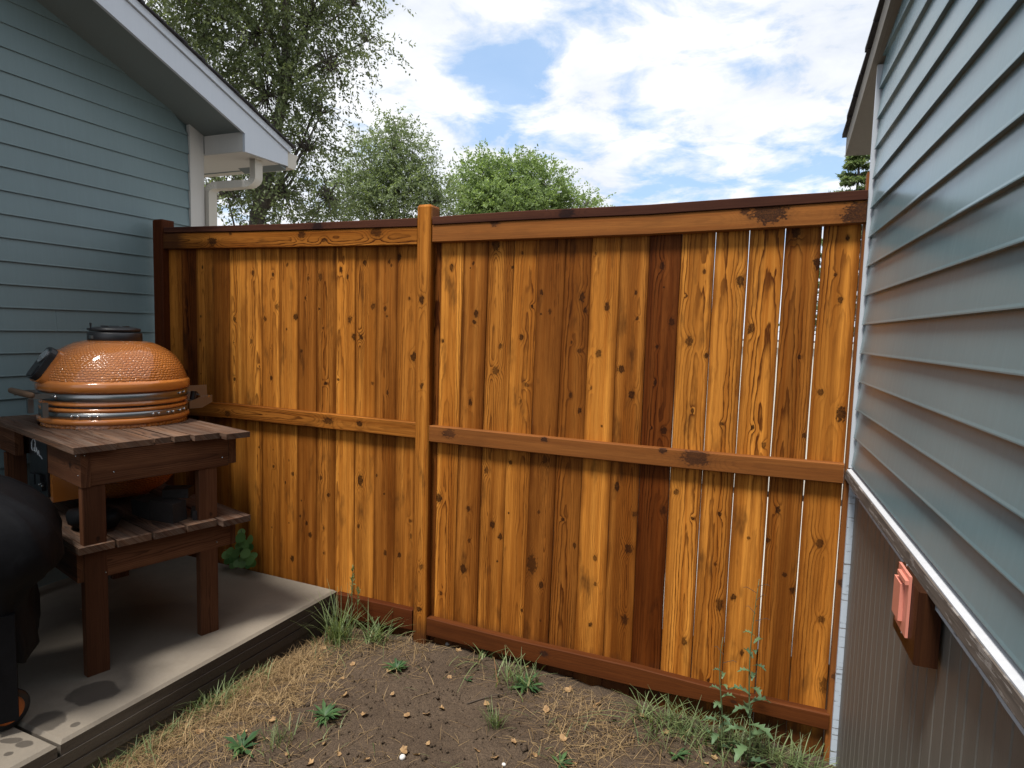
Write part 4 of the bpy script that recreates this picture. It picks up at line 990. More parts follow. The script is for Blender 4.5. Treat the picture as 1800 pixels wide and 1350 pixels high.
mb = MB(); box(mb, tabp, FR * 0.014, ex * 0.012, (0, 0, 0.005)); tube(mb, [tabp + V((0, 0, 0.004)), tabp + V((0, 0, 0.032))], [0.0035, 0.0055], 8); mb.build("vent_tab", BLACKM, kam)
mb = MB(); box(mb, kp(0.118, 0.03, 1.612), FR * 0.01, ex * 0.014, (0, 0, 0.008)); mb.build("collar_clasp", STEEL, kam)
# thermometer on a flat boss at the front of the lid
bt, bb = kp(0.262, 0, 1.545), kp(0.362, 0, 1.395)
upd = (bt - bb).normalized(); nrm = upd.cross(ex).normalized()
if nrm.dot(FR) < 0: nrm = -nrm
bc = (bt + bb) / 2; hl2 = (bt - bb).length / 2
def rrect(hw, hh, r, n=5):
    o = []
    for cx_, cy_, a in ((hw - r, hh - r, 0), (-hw + r, hh - r, 90), (-hw + r, -hh + r, 180), (hw - r, -hh + r, 270)):
        for k in range(n + 1):
            t_ = math.radians(a + 90 * k / n); o.append((cx_ + r * math.cos(t_), cy_ + r * math.sin(t_)))
    return o
mb = MB(); prism(mb, [bc - nrm * 0.09 + ex * x * 1.35 + upd * y for x, y in rrect(0.058, hl2 * 1.02, 0.03)], nrm * 0.092); mb.build("lid_boss", CERAM, kam)
mb = MB(); prism(mb, [bc + nrm * 0.0022 + ex * x + upd * y for x, y in rrect(0.058, hl2 * 0.97, 0.040)], nrm * 0.028); th = mb.build("thermometer", BLACKP, kam)
def disc(mb, c, n, r, t_, seg=28, mi=0):
    n = n.normalized(); a = n.orthogonal().normalized(); b = n.cross(a)
    prism(mb, [c + a * r * math.cos(2 * math.pi * k / seg) + b * r * math.sin(2 * math.pi * k / seg) for k in range(seg)], n * t_, mi=mi)
dc = bc + nrm * 0.0305 + upd * 0.035
mb = MB(); disc(mb, dc, nrm, 0.040, 0.004); r_ = mb.build("dial_bezel", STEEL, th)
mb = MB(); disc(mb, dc + nrm * 0.0042, nrm, 0.035, 0.002); mb.build("dial", DIAL, th)
mb = MB(); box(mb, bc + nrm * 0.032 - upd * 0.048, ex * 0.034, upd * 0.028, nrm * 0.003); mb.build("name_plate", BLACKM, th)
# lower draft door in its flat boss
zl, zh2 = 0.815, 1.135
mb = MB(); prism(mb, [kp(0.20, x, zl) for x in (-0.185,)] + [kp(0.340, -0.185, zl), kp(0.340, 0.145, zl), kp(0.20, 0.145, zl)], (0, 0, zh2 - zl)); mb.build("draft_boss", CERAM, kam)
dr = MB(); box(dr, kp(0.3455, -0.02, 0.975), ex * 0.130, FR * 0.0045, (0, 0, 0.14)); door = dr.build("draft_door", BLACKP, kam)
for (x, z, w_, h_) in ((-0.04, 0.90, 0.035, 0.03), (0.05, 0.90, 0.03, 0.04), (0.0, 0.87, 0.06, 0.012), (0.09, 0.885, 0.012, 0.02)):
    mb = MB(); box(mb, kp(0.3595, x - 0.02, z), ex * w_, FR * 0.009, (0, 0, h_)); mb.build("slider", BLACKP, door)
for x in (0.06, 0.098): 
    mb = MB(); sphere(mb, kp(0.369, x, 0.895), 0.006, 8, 5); mb.build("door_screw", BOLT, door)
# white script mark: a slanted loop with a short written tail
def stroke(pts, r=0.0028):
    mb = MB(); tube(mb, [kp(0.3507, x * 1.25 - 0.02, z) for x, z in pts], r, 5); mb.build("logo_stroke", INK, door)
loop = [(-0.048 + 0.020 * math.cos(t_) + 0.010 * math.sin(t_), 1.070 + 0.030 * math.sin(t_) - 0.004 * math.cos(t_)) for t_ in [2 * math.pi * k / 18 for k in range(19)]]
stroke(loop); stroke([(-0.045, 1.055), (-0.030, 1.035), (-0.022, 1.042), (-0.014, 1.062), (-0.008, 1.05)])
stroke([(-0.01, 1.052), (0.0, 1.028), (0.006, 1.045), (0.012, 1.050)]); stroke([(0.012, 1.050), (0.016, 1.030), (0.028, 1.026), (0.040, 1.022), (0.052, 1.016)])
# handle: two steel arms carrying a worn wooden bar
for s in (-0.15, 0.15):
    mb = MB(); box(mb, kp(0.355, s * 0.75, 1.330), FR * 0.060, ex * 0.003, (0, 0, 0.012)); mb.build("handle_arm", STEEL, kam)
    mb = MB(); box(mb, kp(0.352, s * 0.72, 1.262), FR * 0.012, ex * 0.012, (0, 0, 0.035)); mb.build("latch", STEEL, kam)
hd = MB(); tube(hd, [kp(0.406, -0.19, 1.338), kp(0.408, -0.18, 1.338), kp(0.410, 0.0, 1.338), kp(0.408, 0.13, 1.338), kp(0.406, 0.14, 1.338)], [0.008, 0.014, 0.016, 0.014, 0.009], 12)
WORN = wood_material("worn_handle_wood", (0.22, 0.14, 0.075), (0.14, 0.08, 0.045), (0.06, 0.03, 0.018), (0.03, 0.02, 0.015), greyed=0.4)
wood_props(hd.build("handle_bar", WORN, kam, True), 0.9)
# hinge at the back
for s in (-0.10, 0.10):
    mb = MB(); prism(mb, [kp(-0.33, s, 1.345), kp(-0.43, s, 1.345), kp(-0.435, s, 1.27), kp(-0.40, s, 1.275), kp(-0.375, s, 1.31), kp(-0.33, s, 1.315)], ex * 0.004); mb.build("hinge_plate", STEEL, kam)
    mb = MB(); prism(mb, [kp(-0.33, s * 1.05, 1.255), kp(-0.40, s * 1.05, 1.28), kp(-0.46, s * 1.05, 1.285), kp(-0.46, s * 1.05, 1.245), kp(-0.40, s * 1.05, 1.215), kp(-0.33, s * 1.05, 1.215)], ex * 0.004); mb.build("hinge_plate", STEEL, kam)
    mb = MB(); tube(mb, [kp(-0.36, s * 0.8, 1.26), kp(-0.37, s * 0.8, 1.31)], 0.016, 10); mb.build("hinge_spring", BLACKM, kam)
mb = MB(); tube(mb, [kp(-0.44, -0.11, 1.28), kp(-0.44, 0.11, 1.28)], 0.006, 8); mb.build("hinge_pin", BOLT, kam)
mb = MB(); box(mb, kp(-0.43, 0, 1.243), ex * 0.09, FR * 0.035, (0, 0, 0.002)); mb.build("hinge_tray", STEEL, kam)

# dark charred blocks lying on the shelf
blk = [(-0.16, 0.44, 0.075, 0.045, 0.050, 0.3, 0), (-0.10, 0.56, 0.055, 0.035, 0.024, -0.4, 0), (-0.19, 0.50, 0.060, 0.05, 0.022, 0.9, 0.10), (-0.30, 0.42, 0.08, 0.05, 0.04, 0.1, 0)]
names = ["large charred block on the table's lower shelf nearest the far leg", "small flat charred chip beside the far leg on the lower shelf", "charred slab lying on top of the block on the lower shelf", "charred block half hidden under the kamado on the lower shelf"]
for (x, y, a, b, c, an, dz), nm in zip(blk, names):
    mb = MB(); e1 = ex * math.cos(an) + ey * math.sin(an); e2 = -ex * math.sin(an) + ey * math.cos(an)
    o = tp(x, y, SZ + c + dz); box(mb, o, e1 * a, e2 * b, (0, 0, c))
    mb.v = [(p[0] + rng.uniform(-.008, .008), p[1] + rng.uniform(-.008, .008), p[2] + (rng.uniform(-.008, .006) if p[2] > o.z else 0)) for p in mb.v]
    tag(mb.build("charred_block", CHAR, loc=o), nm, "block", "charred blocks on the lower shelf")
# dark bag slumped at the shelf's front
mb = MB(); bo = tp(-0.26, 0.16, SZ + 0.055); sphere(mb, bo, (0.15, 0.09, 0.057), 18, 10)
mb.v = [(p[0], p[1], p[2] + 0.012 * math.sin(p[0] * 40 + p[1] * 23)) if p[2] > bo.z - 0.03 else (p[0], p[1], max(p[2], SZ + 0.001)) for p in mb.v]
tag(mb.build("bag", VINYL, loc=bo, smooth=True), "dark slumped bag behind the near leg on the lower shelf", "bag")

# ------------------------------------------------------------------ covered grill cart at the left edge
cg = thing("covered_grill", "black vinyl covered grill cart cut off by the left edge of the photo", "grill", (-3.0, 1.2, SLAB_Z))
GC = V((-2.93 + 0.071, 1.16 + 0.12, 0)); gdir = V((0.86, -0.51, 0)).normalized()           # from the cart towards the viewer
gside = V((0.51, 0.86, 0)).normalized()                                     # to the right in the picture
def cover():
    mb = MB(); n = 64; rows = []
    # (height, half width to the right, half width left, half depth)
    prof = [(0.435, 0.250, 0.6, 0.26), (0.455, 0.253, 0.6, 0.262), (0.55, 0.248, 0.6, 0.258), (0.64, 0.242, 0.6, 0.255), (0.69, 0.255, 0.6, 0.265), (0.735, 0.310, 0.63, 0.285), (0.775, 0.340, 0.65, 0.295), (0.835, 0.342, 0.65, 0.29), (0.90, 0.322, 0.63, 0.28), (0.955, 0.295, 0.6, 0.26), (1.00, 0.248, 0.56, 0.235), (1.05, 0.175, 0.5, 0.20), (1.09, 0.10, 0.42, 0.15), (1.11, 0.01, 0.34, 0.09)]
    for j, (z, r1, r2, dp) in enumerate(prof):
        row = []
        for k in range(n):
            a = 2 * math.pi * k / n; c, s = math.cos(a), math.sin(a)
            e = 0.45
            sx = (abs(c) ** e) * (1 if c > 0 else -1); sy = (abs(s) ** e) * (1 if s > 0 else -1)
            w = r1 if sx > 0 else r2
            fold = 0.008 * abs(math.sin(a * 6.5 + z * 5)) * max(0, 1.3 - (z - 0.4) * 1.3) + 0.005 * math.sin(a * 11 - z * 17) + 0.003 * math.sin(a * 23 + z * 31)
            sag = 0.018 * math.sin(a * 5 + 1.0) if j == 0 else 0
            p = GC + gside * (sx * w + fold * c) + gdir * (sy * dp + fold * s); row.append((p.x, p.y, z + sag))
        rows.append(row)
    vs = [p for r in rows for p in r]; fs = []
    for j in range(len(rows) - 1):
        for k in range(n): l = (k + 1) % n; fs.append((j * n + k, j * n + l, (j + 1) * n + l, (j + 1) * n + k))
    fs.append(tuple((len(rows) - 1) * n + k for k in range(n)))
    mb.add(vs, fs); return mb.build("cover", VINYL, cg, True, loc=None)
cover()
def cg_at(s, d, z): p = GC + gside * s + gdir * d; return V((p.x, p.y, z))
lw = onZ(18, 1287, SLAB_Z); ls, ld = (lw - GC).dot(gside), (lw - GC).dot(gdir)
mb = MB(); box(mb, cg_at(ls - 0.012, ld + 0.012, (SLAB_Z + 0.055 + 0.62) / 2), gside * 0.040, gdir * 0.018, (0, 0, (0.62 - SLAB_Z - 0.055) / 2)); mb.build("leg", VINYL, cg)
mb = MB(); box(mb, cg_at(-0.42, ld - 0.06, (SLAB_Z + 0.62) / 2), gside * 0.036, gdir * 0.028, (0, 0, (0.62 - SLAB_Z) / 2)); mb.build("leg", BLACKM, cg)
def wheel(s, d):
    c = cg_at(s, d, SLAB_Z + 0.075); ax = (gdir * 0.72 + gside * 0.35).normalized(); a = V((0, 0, 1)); b = ax.cross(a)
    def ring(mb, prof, n=28):
        vs = []; fs = []
        for r, o in prof:
            for k in range(n): t_ = 2 * math.pi * k / n; vs.append(c + ax * o + (a * math.cos(t_) + b * math.sin(t_)) * r)
        for i in range(len(prof) - 1):
            for k in range(n): l = (k + 1) % n; fs.append((i * n + k, i * n + l, (i + 1) * n + l, (i + 1) * n + k))
        mb.add(vs, fs)
    mb = MB(); ring(mb, [(0.052, 0.021), (0.068, 0.020), (0.075, 0.012), (0.075, -0.012), (0.068, -0.020), (0.052, -0.021)]); wl2 = mb.build("wheel", BLACKP, cg, True)
    mb = MB(); ring(mb, [(0.053, 0.020), (0.046, 0.016), (0.016, 0.018), (0.014, 0.026), (0.001, 0.026)]); mb.build("rim", ORANGE_P, wl2, True)
wheel(ls - 0.012, ld - 0.035)

# ------------------------------------------------------------------ trees beyond the fence
def blob_points(blobs, n, jitter=0.0, seed=1):
    r = np.random.RandomState(seed); vol = np.array([b[3] * b[3] * b[4] for b in blobs]); pick = r.choice(len(blobs), n, p=vol / vol.sum())
    d = r.normal(size=(n, 3)); d /= np.linalg.norm(d, axis=1)[:, None]; rad = r.uniform(0, 1, n) ** 0.42
    C = np.array([[*b[:3]] for b in blobs])[pick]; RR = np.array([[b[3], b[3], b[4]] for b in blobs])[pick]
    return C + d * RR * rad[:, None], pick, rad
def leaves_on(P, D, L, W, r, droop=0.3):
    """P base points, D directions, leaf length/width arrays -> quads (rhombus)"""
    n = len(P); D = D + np.array([0, 0, -droop]); D /= np.linalg.norm(D, axis=1)[:, None]
    side = np.cross(D, r.normal(size=(n, 3))); side /= np.linalg.norm(side, axis=1)[:, None] + 1e-9
    nrm = np.cross(side, D)
    mid = P + D * (L * 0.45)[:, None] + nrm * (L * 0.06)[:, None]
    v = np.stack([P, mid + side * (W * 0.5)[:, None], P + D * L[:, None], mid - side * (W * 0.5)[:, None]], 1).reshape(-1, 3)
    q = np.arange(n * 4).reshape(n, 4); return v, q
def tree(name, label, foot, blobs, mat, ntw, nleaf, ll, lw_, twl, droop, seed, tr=0.16, ldroop=0.35, shade_bias=0.0, group=None):
    r = np.random.RandomState(seed); foot = V(foot)
    t = thing(name, label, "tree", foot, group)
    mbk = MB(); top = max(b[2] + b[4] * 0.5 for b in blobs)
    cen = V((sum(b[0] for b in blobs) / len(blobs), sum(b[1] for b in blobs) / len(blobs), 0))
    tk = [foot, foot + V((0.05, 0.02, (top - foot.z) * 0.25)), V((foot.x * 0.7 + cen.x * 0.3, foot.y * 0.7 + cen.y * 0.3, foot.z + (top - foot.z) * 0.45)), V((cen.x, cen.y, foot.z + (top - foot.z) * 0.7)), V((cen.x, cen.y, top))]
    tube(mbk, tk, [tr * 1.2, tr, tr * 0.8, tr * 0.5, tr * 0.12], 9)
    P, pick, rad = blob_points(blobs, ntw, 0, seed)
    # limbs: fork to every blob, then to a share of its twigs
    for bi, b in enumerate(blobs):
        c = V(b[:3]); k = min(3, max(1, int((c.z - foot.z) / (top - foot.z) * 4))); a = tk[k]
        m = (a + c) / 2 + V((r.normal() * 0.12, r.normal() * 0.12, 0.15 * b[4]))
        tube(mbk, [a, m, c], [tr * 0.26, tr * 0.14, tr * 0.06], 6)
        for j in np.where(pick == bi)[0][:max(8, ntw // 40)]:
            e = V(P[j]); mm = (c + e) / 2 + V((0, 0, 0.08 + r.uniform(-0.05, 0.1)))
            tube(mbk, [c, mm, e], [tr * 0.07, tr * 0.04, tr * 0.018], 4, cap=False)
    mbk.build("trunk", BARK, t, True)
    # twigs: arcs with leaves
    C = np.array([b[:3] for b in blobs])[pick]; out = P - C; out /= np.linalg.norm(out, axis=1)[:, None] + 1e-9
    dirs = out + r.normal(size=out.shape) * 0.55; dirs[:, 2] -= droop * 0.3; dirs /= np.linalg.norm(dirs, axis=1)[:, None]
    tl_ = twl * r.uniform(0.5, 1.25, ntw)
    s = np.tile(np.linspace(0.05, 1.0, nleaf), (ntw, 1)) + r.uniform(-0.04, 0.04, (ntw, nleaf))
    B = P[:, None, :] + dirs[:, None, :] * (s * tl_[:, None])[..., None]; B[..., 2] -= droop * (s ** 2) * tl_[:, None] * 0.7
    B = B.reshape(-1, 3) + r.normal(size=(ntw * nleaf, 3)) * ll * 0.25
    LD = np.repeat(dirs, nleaf, 0) * 0.5 + r.normal(size=(ntw * nleaf, 3)) * 0.7
    L = ll * r.uniform(0.6, 1.25, len(B)); Wd = lw_ * r.uniform(0.7, 1.2, len(B))
    v, q = leaves_on(B, LD, L, Wd, r, ldroop)
    sh = np.repeat(np.clip(np.repeat(r.uniform(0.0, 1.0, ntw), nleaf) * 0.5 + r.uniform(0, 0.5, len(B)) + shade_bias, 0, 1), 4)
    o = fast_mesh("crown", v, q, mat, t, sh)
    return t
def blob(u, v, d, ru, rv):
    r_ = ray(u, v); k = d / math.hypot(r_.x, r_.y); p = EYE + r_ * k; s = k / FPX
    return (p.x, p.y, p.z, ru * s, rv * s)
d = 10.0
elm = [blob(300, -20, d, 90, 90), blob(360, 70, d + .3, 90, 70), blob(450, 60, d, 95, 80), blob(545, 40, d, 75, 70), blob(470, 170, d, 95, 60), blob(580, 120, d - .3, 55, 50), blob(640, 75, d, 38, 26), blob(565, 200, d - .2, 45, 40), blob(540, 265, d, 60, 40), blob(430, 270, d + .4, 70, 60), blob(400, 345, d, 70, 50), blob(500, 345, d + .2, 80, 48), blob(575, 350, d, 48, 40), blob(420, -110, d, 190, 90), blob(600, -20, d, 50, 60), blob(620, 10, d, 40, 40)]
f0 = blob(430, 300, d + 0.4, 1, 1)
tree("elm_tree", "large drooping dark green elm behind the white eave of the left house", (f0[0], f0[1], -0.1), elm, LEAF_ELM, 2800, 26, 0.060, 0.028, 0.55, 0.6, 3, tr=0.14)
d = 16.0
t2 = [blob(690, 260, d, 50, 42), blob(725, 285, d, 42, 40), blob(650, 300, d, 45, 40), blob(700, 345, d, 75, 45), blob(620, 350, d, 50, 45), blob(765, 355, d, 35, 35), blob(700, 225, d, 26, 22)]
f0 = blob(690, 300, d, 1, 1)
tree("olive_tree", "mid sized grey green tree rising beyond the middle fence post", (f0[0], f0[1], -0.1), t2, LEAF_MID, 1300, 22, 0.085, 0.034, 0.55, 0.3, 5, tr=0.13)
d = 23.0
t3 = [blob(850, 320, d, 50, 42), blob(905, 318, d, 60, 42), blob(960, 330, d, 42, 42), blob(900, 365, d, 90, 40), blob(820, 350, d, 32, 40), blob(1000, 352, d, 38, 24), blob(1030, 362, d, 25, 14)]
f0 = blob(900, 340, d, 1, 1)
tree("ash_tree", "round bright green tree seen over the centre of the fence", (f0[0], f0[1], -0.1), t3, LEAF_ASH, 2000, 24, 0.105, 0.055, 0.6, 0.1, 8, tr=0.15, ldroop=0.15)
def conifer(name, label, foot, h, rad, seed):
    r = np.random.RandomState(seed); t = thing(name, label, "tree", foot); foot = V(foot); mb = MB()
    tube(mb, [foot, foot + V((0, 0, h))], [0.13, 0.015], 8)
    Pn, Dn = [], []
    z = h * 0.35
    while z < h * 0.99:
        rr = rad * (1 - z / h) ** 0.8 + 0.08
        for k in range(7):
            a = r.uniform(0, 6.283); L = rr * r.uniform(0.75, 1.15); p0 = foot + V((0, 0, z)); e = p0 + V((math.cos(a) * L, math.sin(a) * L, -0.12 * L + 0.05))
            m = (p0 + e) / 2 + V((0, 0, -0.10 * L)); tube(mb, [p0, m, e], [0.02, 0.012, 0.005], 4, cap=False)
            for i in range(60):
                f = r.uniform(0.12, 1.0); q = (p0 * (1 - f) + m * f) * (1 - f) + (m * (1 - f) + e * f) * f
                sd = V((-math.sin(a), math.cos(a), 0)) * r.choice([-1, 1]); tw = (sd * 0.9 + V((math.cos(a), math.sin(a), 0)) * 0.7 + V((0, 0, r.uniform(-0.1, 0.35)))).normalized()
                tlw = 0.30 * (1.15 - f) * r.uniform(0.5, 1.2)
                for s in range(5):
                    Pn.append(q + tw * (tlw * s / 5)); Dn.append(tw + V(r.normal(size=3)) * 0.55)
        z += h * 0.028
    mb.build("trunk", BARK, t, True)
    Pn = np.array(Pn); Dn = np.array(Dn); n = len(Pn)
    v, q = leaves_on(Pn, Dn, 0.10 * r.uniform(0.6, 1.2, n), 0.028 * np.ones(n), r, 0.0)
    fast_mesh("crown", v, q, LEAF_FIR, t, np.repeat(r.uniform(0, 1, n), 4))
c0 = blob(1512, 262, 17, 1, 1)
conifer("spruce_tree", "dark green spruce top beside the right house's eave", (c0[0], c0[1], -0.15), c0[2] + 0.15, 2.2, 4)

# ------------------------------------------------------------------ yard plants and litter
def blade_set(pts, hmin, hmax, wmin, wmax, r, lean=0.6, bend=0.6, heads=None, segs=3):
    """grass blades as bent tapering strips -> verts, quads"""
    n = len(pts); P = np.array(pts); a = r.uniform(0, 6.283, n) if heads is None else heads
    hgt = r.uniform(hmin, hmax, n); w = r.uniform(wmin, wmax, n); le = r.uniform(0.05, lean, n); be = r.uniform(0.1, bend, n)
    dx, dy = np.cos(a), np.sin(a); sx, sy = -dy, dx; V_ = []
    for k in range(segs + 1):
        f = k / segs; out = hgt * (le * f + be * f * f); zz_ = hgt * f * np.sqrt(np.clip(1 - (0.5 * le + 0.45 * be * f) ** 2, 0.02, 1)) - 0.02 * (k == 0)
        ww = w * (1 - f ** 1.6) + 0.0004
        c = np.stack([P[:, 0] + dx * out, P[:, 1] + dy * out, P[:, 2] + zz_], 1)
        V_ += [c + np.stack([sx * ww, sy * ww, 0 * ww], 1), c - np.stack([sx * ww, sy * ww, 0 * ww], 1)]
    Vv = np.stack(V_, 1); m = 2 * (segs + 1); base = (np.arange(n) * m)[:, None]
    q = np.concatenate([np.stack([base[:, 0] + 2 * k, base[:, 0] + 2 * k + 1, base[:, 0] + 2 * k + 3, base[:, 0] + 2 * k + 2], 1) for k in range(segs)], 0)
    return Vv.reshape(-1, 3), q, m
def yard(u, v):
    p = onZ(u, v, 0.0)
    for _ in range(4): p = onZ(u, v, gz(p.x, p.y))
    return p
def fbm(x, y):
    return 0.5 + 0.25 * math.sin(x * 5.3 + 1.3 * math.sin(y * 4.1)) + 0.25 * math.sin(y * 6.1 + 1.7 * math.sin(x * 3.7 + 2))
# dry straw: thick along the slab and in the right foreground, thin on the bare patch
pts = []; r = np.random.RandomState(21)
while len(pts) < 16000:
    x, y = r.uniform(SX + 0.01, 0.32), r.uniform(0.9, 2.84)
    dens = 0.06 + 0.9 * math.exp(-((x - SX) / 0.24) ** 2) * (1.0 if y < 2.5 else 0.5) + 0.5 * max(0, fbm(x, y) - 0.5) * 2
    bare = min(1, 1.25 * math.exp(-(((x + 1.30) / 0.62) ** 2 + ((y - 2.30) / 0.42) ** 2))); dens *= (1 - 0.93 * bare)
    if y > 2.3 and x > -1.6: dens *= 0.75
    if r.uniform() < dens: pts.append((x, y, gz(x, y)))
v, q, m = blade_set(pts, 0.015, 0.070, 0.0004, 0.0011, r, 2.8, 1.7)
sh = np.repeat(r.uniform(0, 1, len(pts)), m); o = fast_mesh("dry_grass", v, q, STRAWM, None, sh); o["kind"] = "stuff"
# green blades: along the fence foot at right and sparsely through the straw
pts = []; r = np.random.RandomState(22)
for _ in range(1700):
    f = r.uniform(0, 1) ** 0.8; u = 1110 + 335 * f; vv = 1238 + 92 * f + r.normal() * 24
    p = yard(u, vv); 
    if p.y < 2.83: pts.append((p.x, p.y, p.z))
v, q, m = blade_set(pts, 0.05, 0.16, 0.0012, 0.0030, r, 1.2, 1.2)
o = fast_mesh("grass", v, q, GRASSM, None, np.repeat(r.uniform(0, 1, len(pts)), m)); o["kind"] = "stuff"
pts = []
for _ in range(700):
    x, y = r.uniform(SX + 0.03, 0.3), r.uniform(1.2, 2.75)
    if fbm(x * 1.7 + 3, y * 1.7) > 0.62: pts.append((x, y, gz(x, y)))
for _ in range(350):
    y = r.uniform(1.2, 2.3); pts.append((SX + abs(r.normal()) * 0.05 + 0.01, y, gz(SX, y)))
v, q, m = blade_set(pts, 0.03, 0.09, 0.001, 0.002, r, 1.3, 1.0)
o = fast_mesh("sparse_grass", v, q, GRASSM, None, np.repeat(r.uniform(0, 1, len(pts)), m)); o["kind"] = "stuff"
# crumbs of soil and gravel
pts = []; r = np.random.RandomState(23); n = 8000
xs_, ys_ = r.uniform(SX, 0.3, n), r.uniform(1.0, 2.86, n); sz = r.gamma(1.4, 0.0019, n) + 0.0011
zs2 = np.array([gz(a, b) for a, b in zip(xs_, ys_)])
oct_ = np.array([(1, 0, 0), (0, 1, 0), (-1, 0, 0), (0, -1, 0), (0, 0, .7), (0, 0, -.7)]); tri = np.array([(0, 1, 4), (1, 2, 4), (2, 3, 4), (3, 0, 4), (1, 0, 5), (2, 1, 5), (3, 2, 5), (0, 3, 5)])
v = (np.stack([xs_, ys_, zs2 + sz * 0.3], 1)[:, None, :] + oct_[None] * sz[:, None, None] * r.uniform(0.6, 1.3, (n, 6, 1))).reshape(-1, 3)
q = (tri[None] + (np.arange(n) * 6)[:, None, None]).reshape(-1, 3)
o = fast_mesh("soil_crumbs", v, q, SOIL, None, None); o["kind"] = "stuff"

def tuft(name, label, p, n, h0, h1, w0, w1, lean, bend, mat, spread, seed, cat="grass tuft", group=None, heads=0):
    r = np.random.RandomState(seed); P = [(p.x + r.normal() * spread, p.y + r.normal() * spread, p.z - 0.004) for _ in range(n)]
    P = [(a, min(b, 2.85), c) for a, b, c in P]
    v, q, m = blade_set(P, h0, h1, w0, w1, r, lean, bend, segs=4); v = v - np.array(p)
    t = thing(name, label, cat, p, group)
    o = fast_mesh("blades", v + np.array(p), q, mat, t, np.repeat(r.uniform(0, 1, n), m)); return t
P1 = yard(612, 1118); P1.y = 2.72; P1.z = gz(P1.x, P1.y)
t_ = tuft("grass_tuft", "tall green grass tuft with seed heads at the slab's corner", P1, 110, 0.12, 0.30, 0.0016, 0.0034, 0.45, 0.75, GRASSM, 0.035, 31)
r = np.random.RandomState(5)
for (dx, dy, h) in ((0.03, 0.05, 0.42), (0.01, 0.07, 0.34), (0.06, 0.06, 0.30)):
    mb = MB(); b = P1 + V((dx, dy, 0)); e = b + V((0.02, 0, h)); tube(mb, [b, (b + e) / 2 + V((0.008, 0, 0)), e], [0.0016, 0.0013, 0.001], 5); mb.build("stem", STEMM, t_)
    n = 26; Pb = np.array([e + V((0, 0, -0.11 * f)) for f in r.uniform(0, 1, n)]); D = r.normal(size=(n, 3)) * 0.35 + np.array([0, 0, 1.0])
    v, q = leaves_on(Pb, D, 0.026 * np.ones(n), 0.007 * np.ones(n), r, 0); fast_mesh("seed_head", v, q, GRASSM, t_, np.repeat(r.uniform(.5, 1, n), 4))
P2 = yard(690, 1108); P2.y = 2.78; P2.z = gz(P2.x, P2.y)
tuft("grass_tuft", "low arching grass tuft beside the middle fence post's left foot", P2, 60, 0.10, 0.22, 0.002, 0.0035, 0.9, 1.1, GRASSM, 0.03, 32)
tuft("grass_tuft", "pair of long grass blades lying out below the bottom rail near the post", yard(852, 1160), 14, 0.12, 0.2, 0.002, 0.0034, 1.6, 1.0, GRASSM, 0.02, 33)
tuft("grass_tuft", "dark spiky grass tuft on bare soil in the centre foreground", yard(872, 1278), 60, 0.05, 0.10, 0.0012, 0.002, 0.7, 0.5, GRASSM, 0.015, 34)
tuft("grass_tuft", "mixed green and straw tuft under the bottom rail in front of the fourth board", yard(905, 1200), 70, 0.06, 0.15, 0.0016, 0.003, 1.0, 0.8, GRASSM, 0.05, 35)
tuft("grass_tuft", "thin grass tuft standing among the straw in the left foreground", yard(490, 1310), 40, 0.04, 0.10, 0.001, 0.0018, 0.7, 0.6, GRASSM, 0.03, 36)
tuft("grass_tuft", "bright grass tuft against the slab's side in the left foreground", yard(372, 1240), 70, 0.05, 0.13, 0.0012, 0.002, 0.9, 0.8, GRASSM, 0.04, 37)
# rosette weeds
def rosette(label, p, n, L, W_, seed, lift=0.5, mat=WEEDM):
    r = np.random.RandomState(seed); t = thing("weed", label, "weed", p, "low weeds on the bare soil"); vs, qs, k = [], [], 0
    for i in range(n):
        a = r.uniform(0, 6.283); l = L * r.uniform(0.55, 1.15); w = W_ * 0.62 * r.uniform(0.7, 1.2); up_ = r.uniform(0.15, lift); seg = 5; o = V(p)
        dirv = V((math.cos(a), math.sin(a), 0)); sd = V((-dirv.y, dirv.x, 0)); row = []
        for s in range(seg + 1):
            f = s / seg; ww = w * math.sin(math.pi * min(0.97, f * 0.92 + 0.08)) * (1.0 if s % 2 else 0.62); c = o + dirv * l * f + V((0, 0, l * up_ * (f - 0.55 * f * f) + 0.004))
            row += [c + sd * ww + V((0, 0, ww * 0.25)), c, c - sd * ww + V((0, 0, ww * 0.25))]
        for s in range(seg):
            b = k + s * 3; qs += [(b, b + 1, b + 4, b + 3), (b + 1, b + 2, b + 5, b + 4)]
        vs += [tuple(x) for x in row]; k += len(row)
    fast_mesh("leaves", np.array(vs), np.array(qs), mat, t, np.repeat(r.uniform(0, 1, n), 18))
    return t
rosette("small bushy weed alone on the bare soil left of centre", yard(697, 1178), 26, 0.07, 0.012, 41, 1.3)
rosette("leafy weed clump on straw edge to the left of the bare soil", yard(571, 1262), 34, 0.085, 0.014, 42, 1.0)
rosette("dark leafy weed under the bottom rail near the board centre", yard(927, 1210), 30, 0.09, 0.014, 43, 0.9)
rosette("dark broad leaved weed low at the left bottom of the yard", yard(425, 1318), 14, 0.10, 0.018, 44, 1.2)
rosette("tiny green sprout on bare soil below the middle post", yard(821, 1198), 5, 0.035, 0.009, 45, 1.6)
rosette("small flat weed at the bottom edge right of centre", yard(985, 1345), 12, 0.06, 0.012, 46, 0.6)
rosette("small dark weed near the bottom right below the lettuce stalks", yard(1190, 1330), 10, 0.06, 0.012, 47, 0.8)
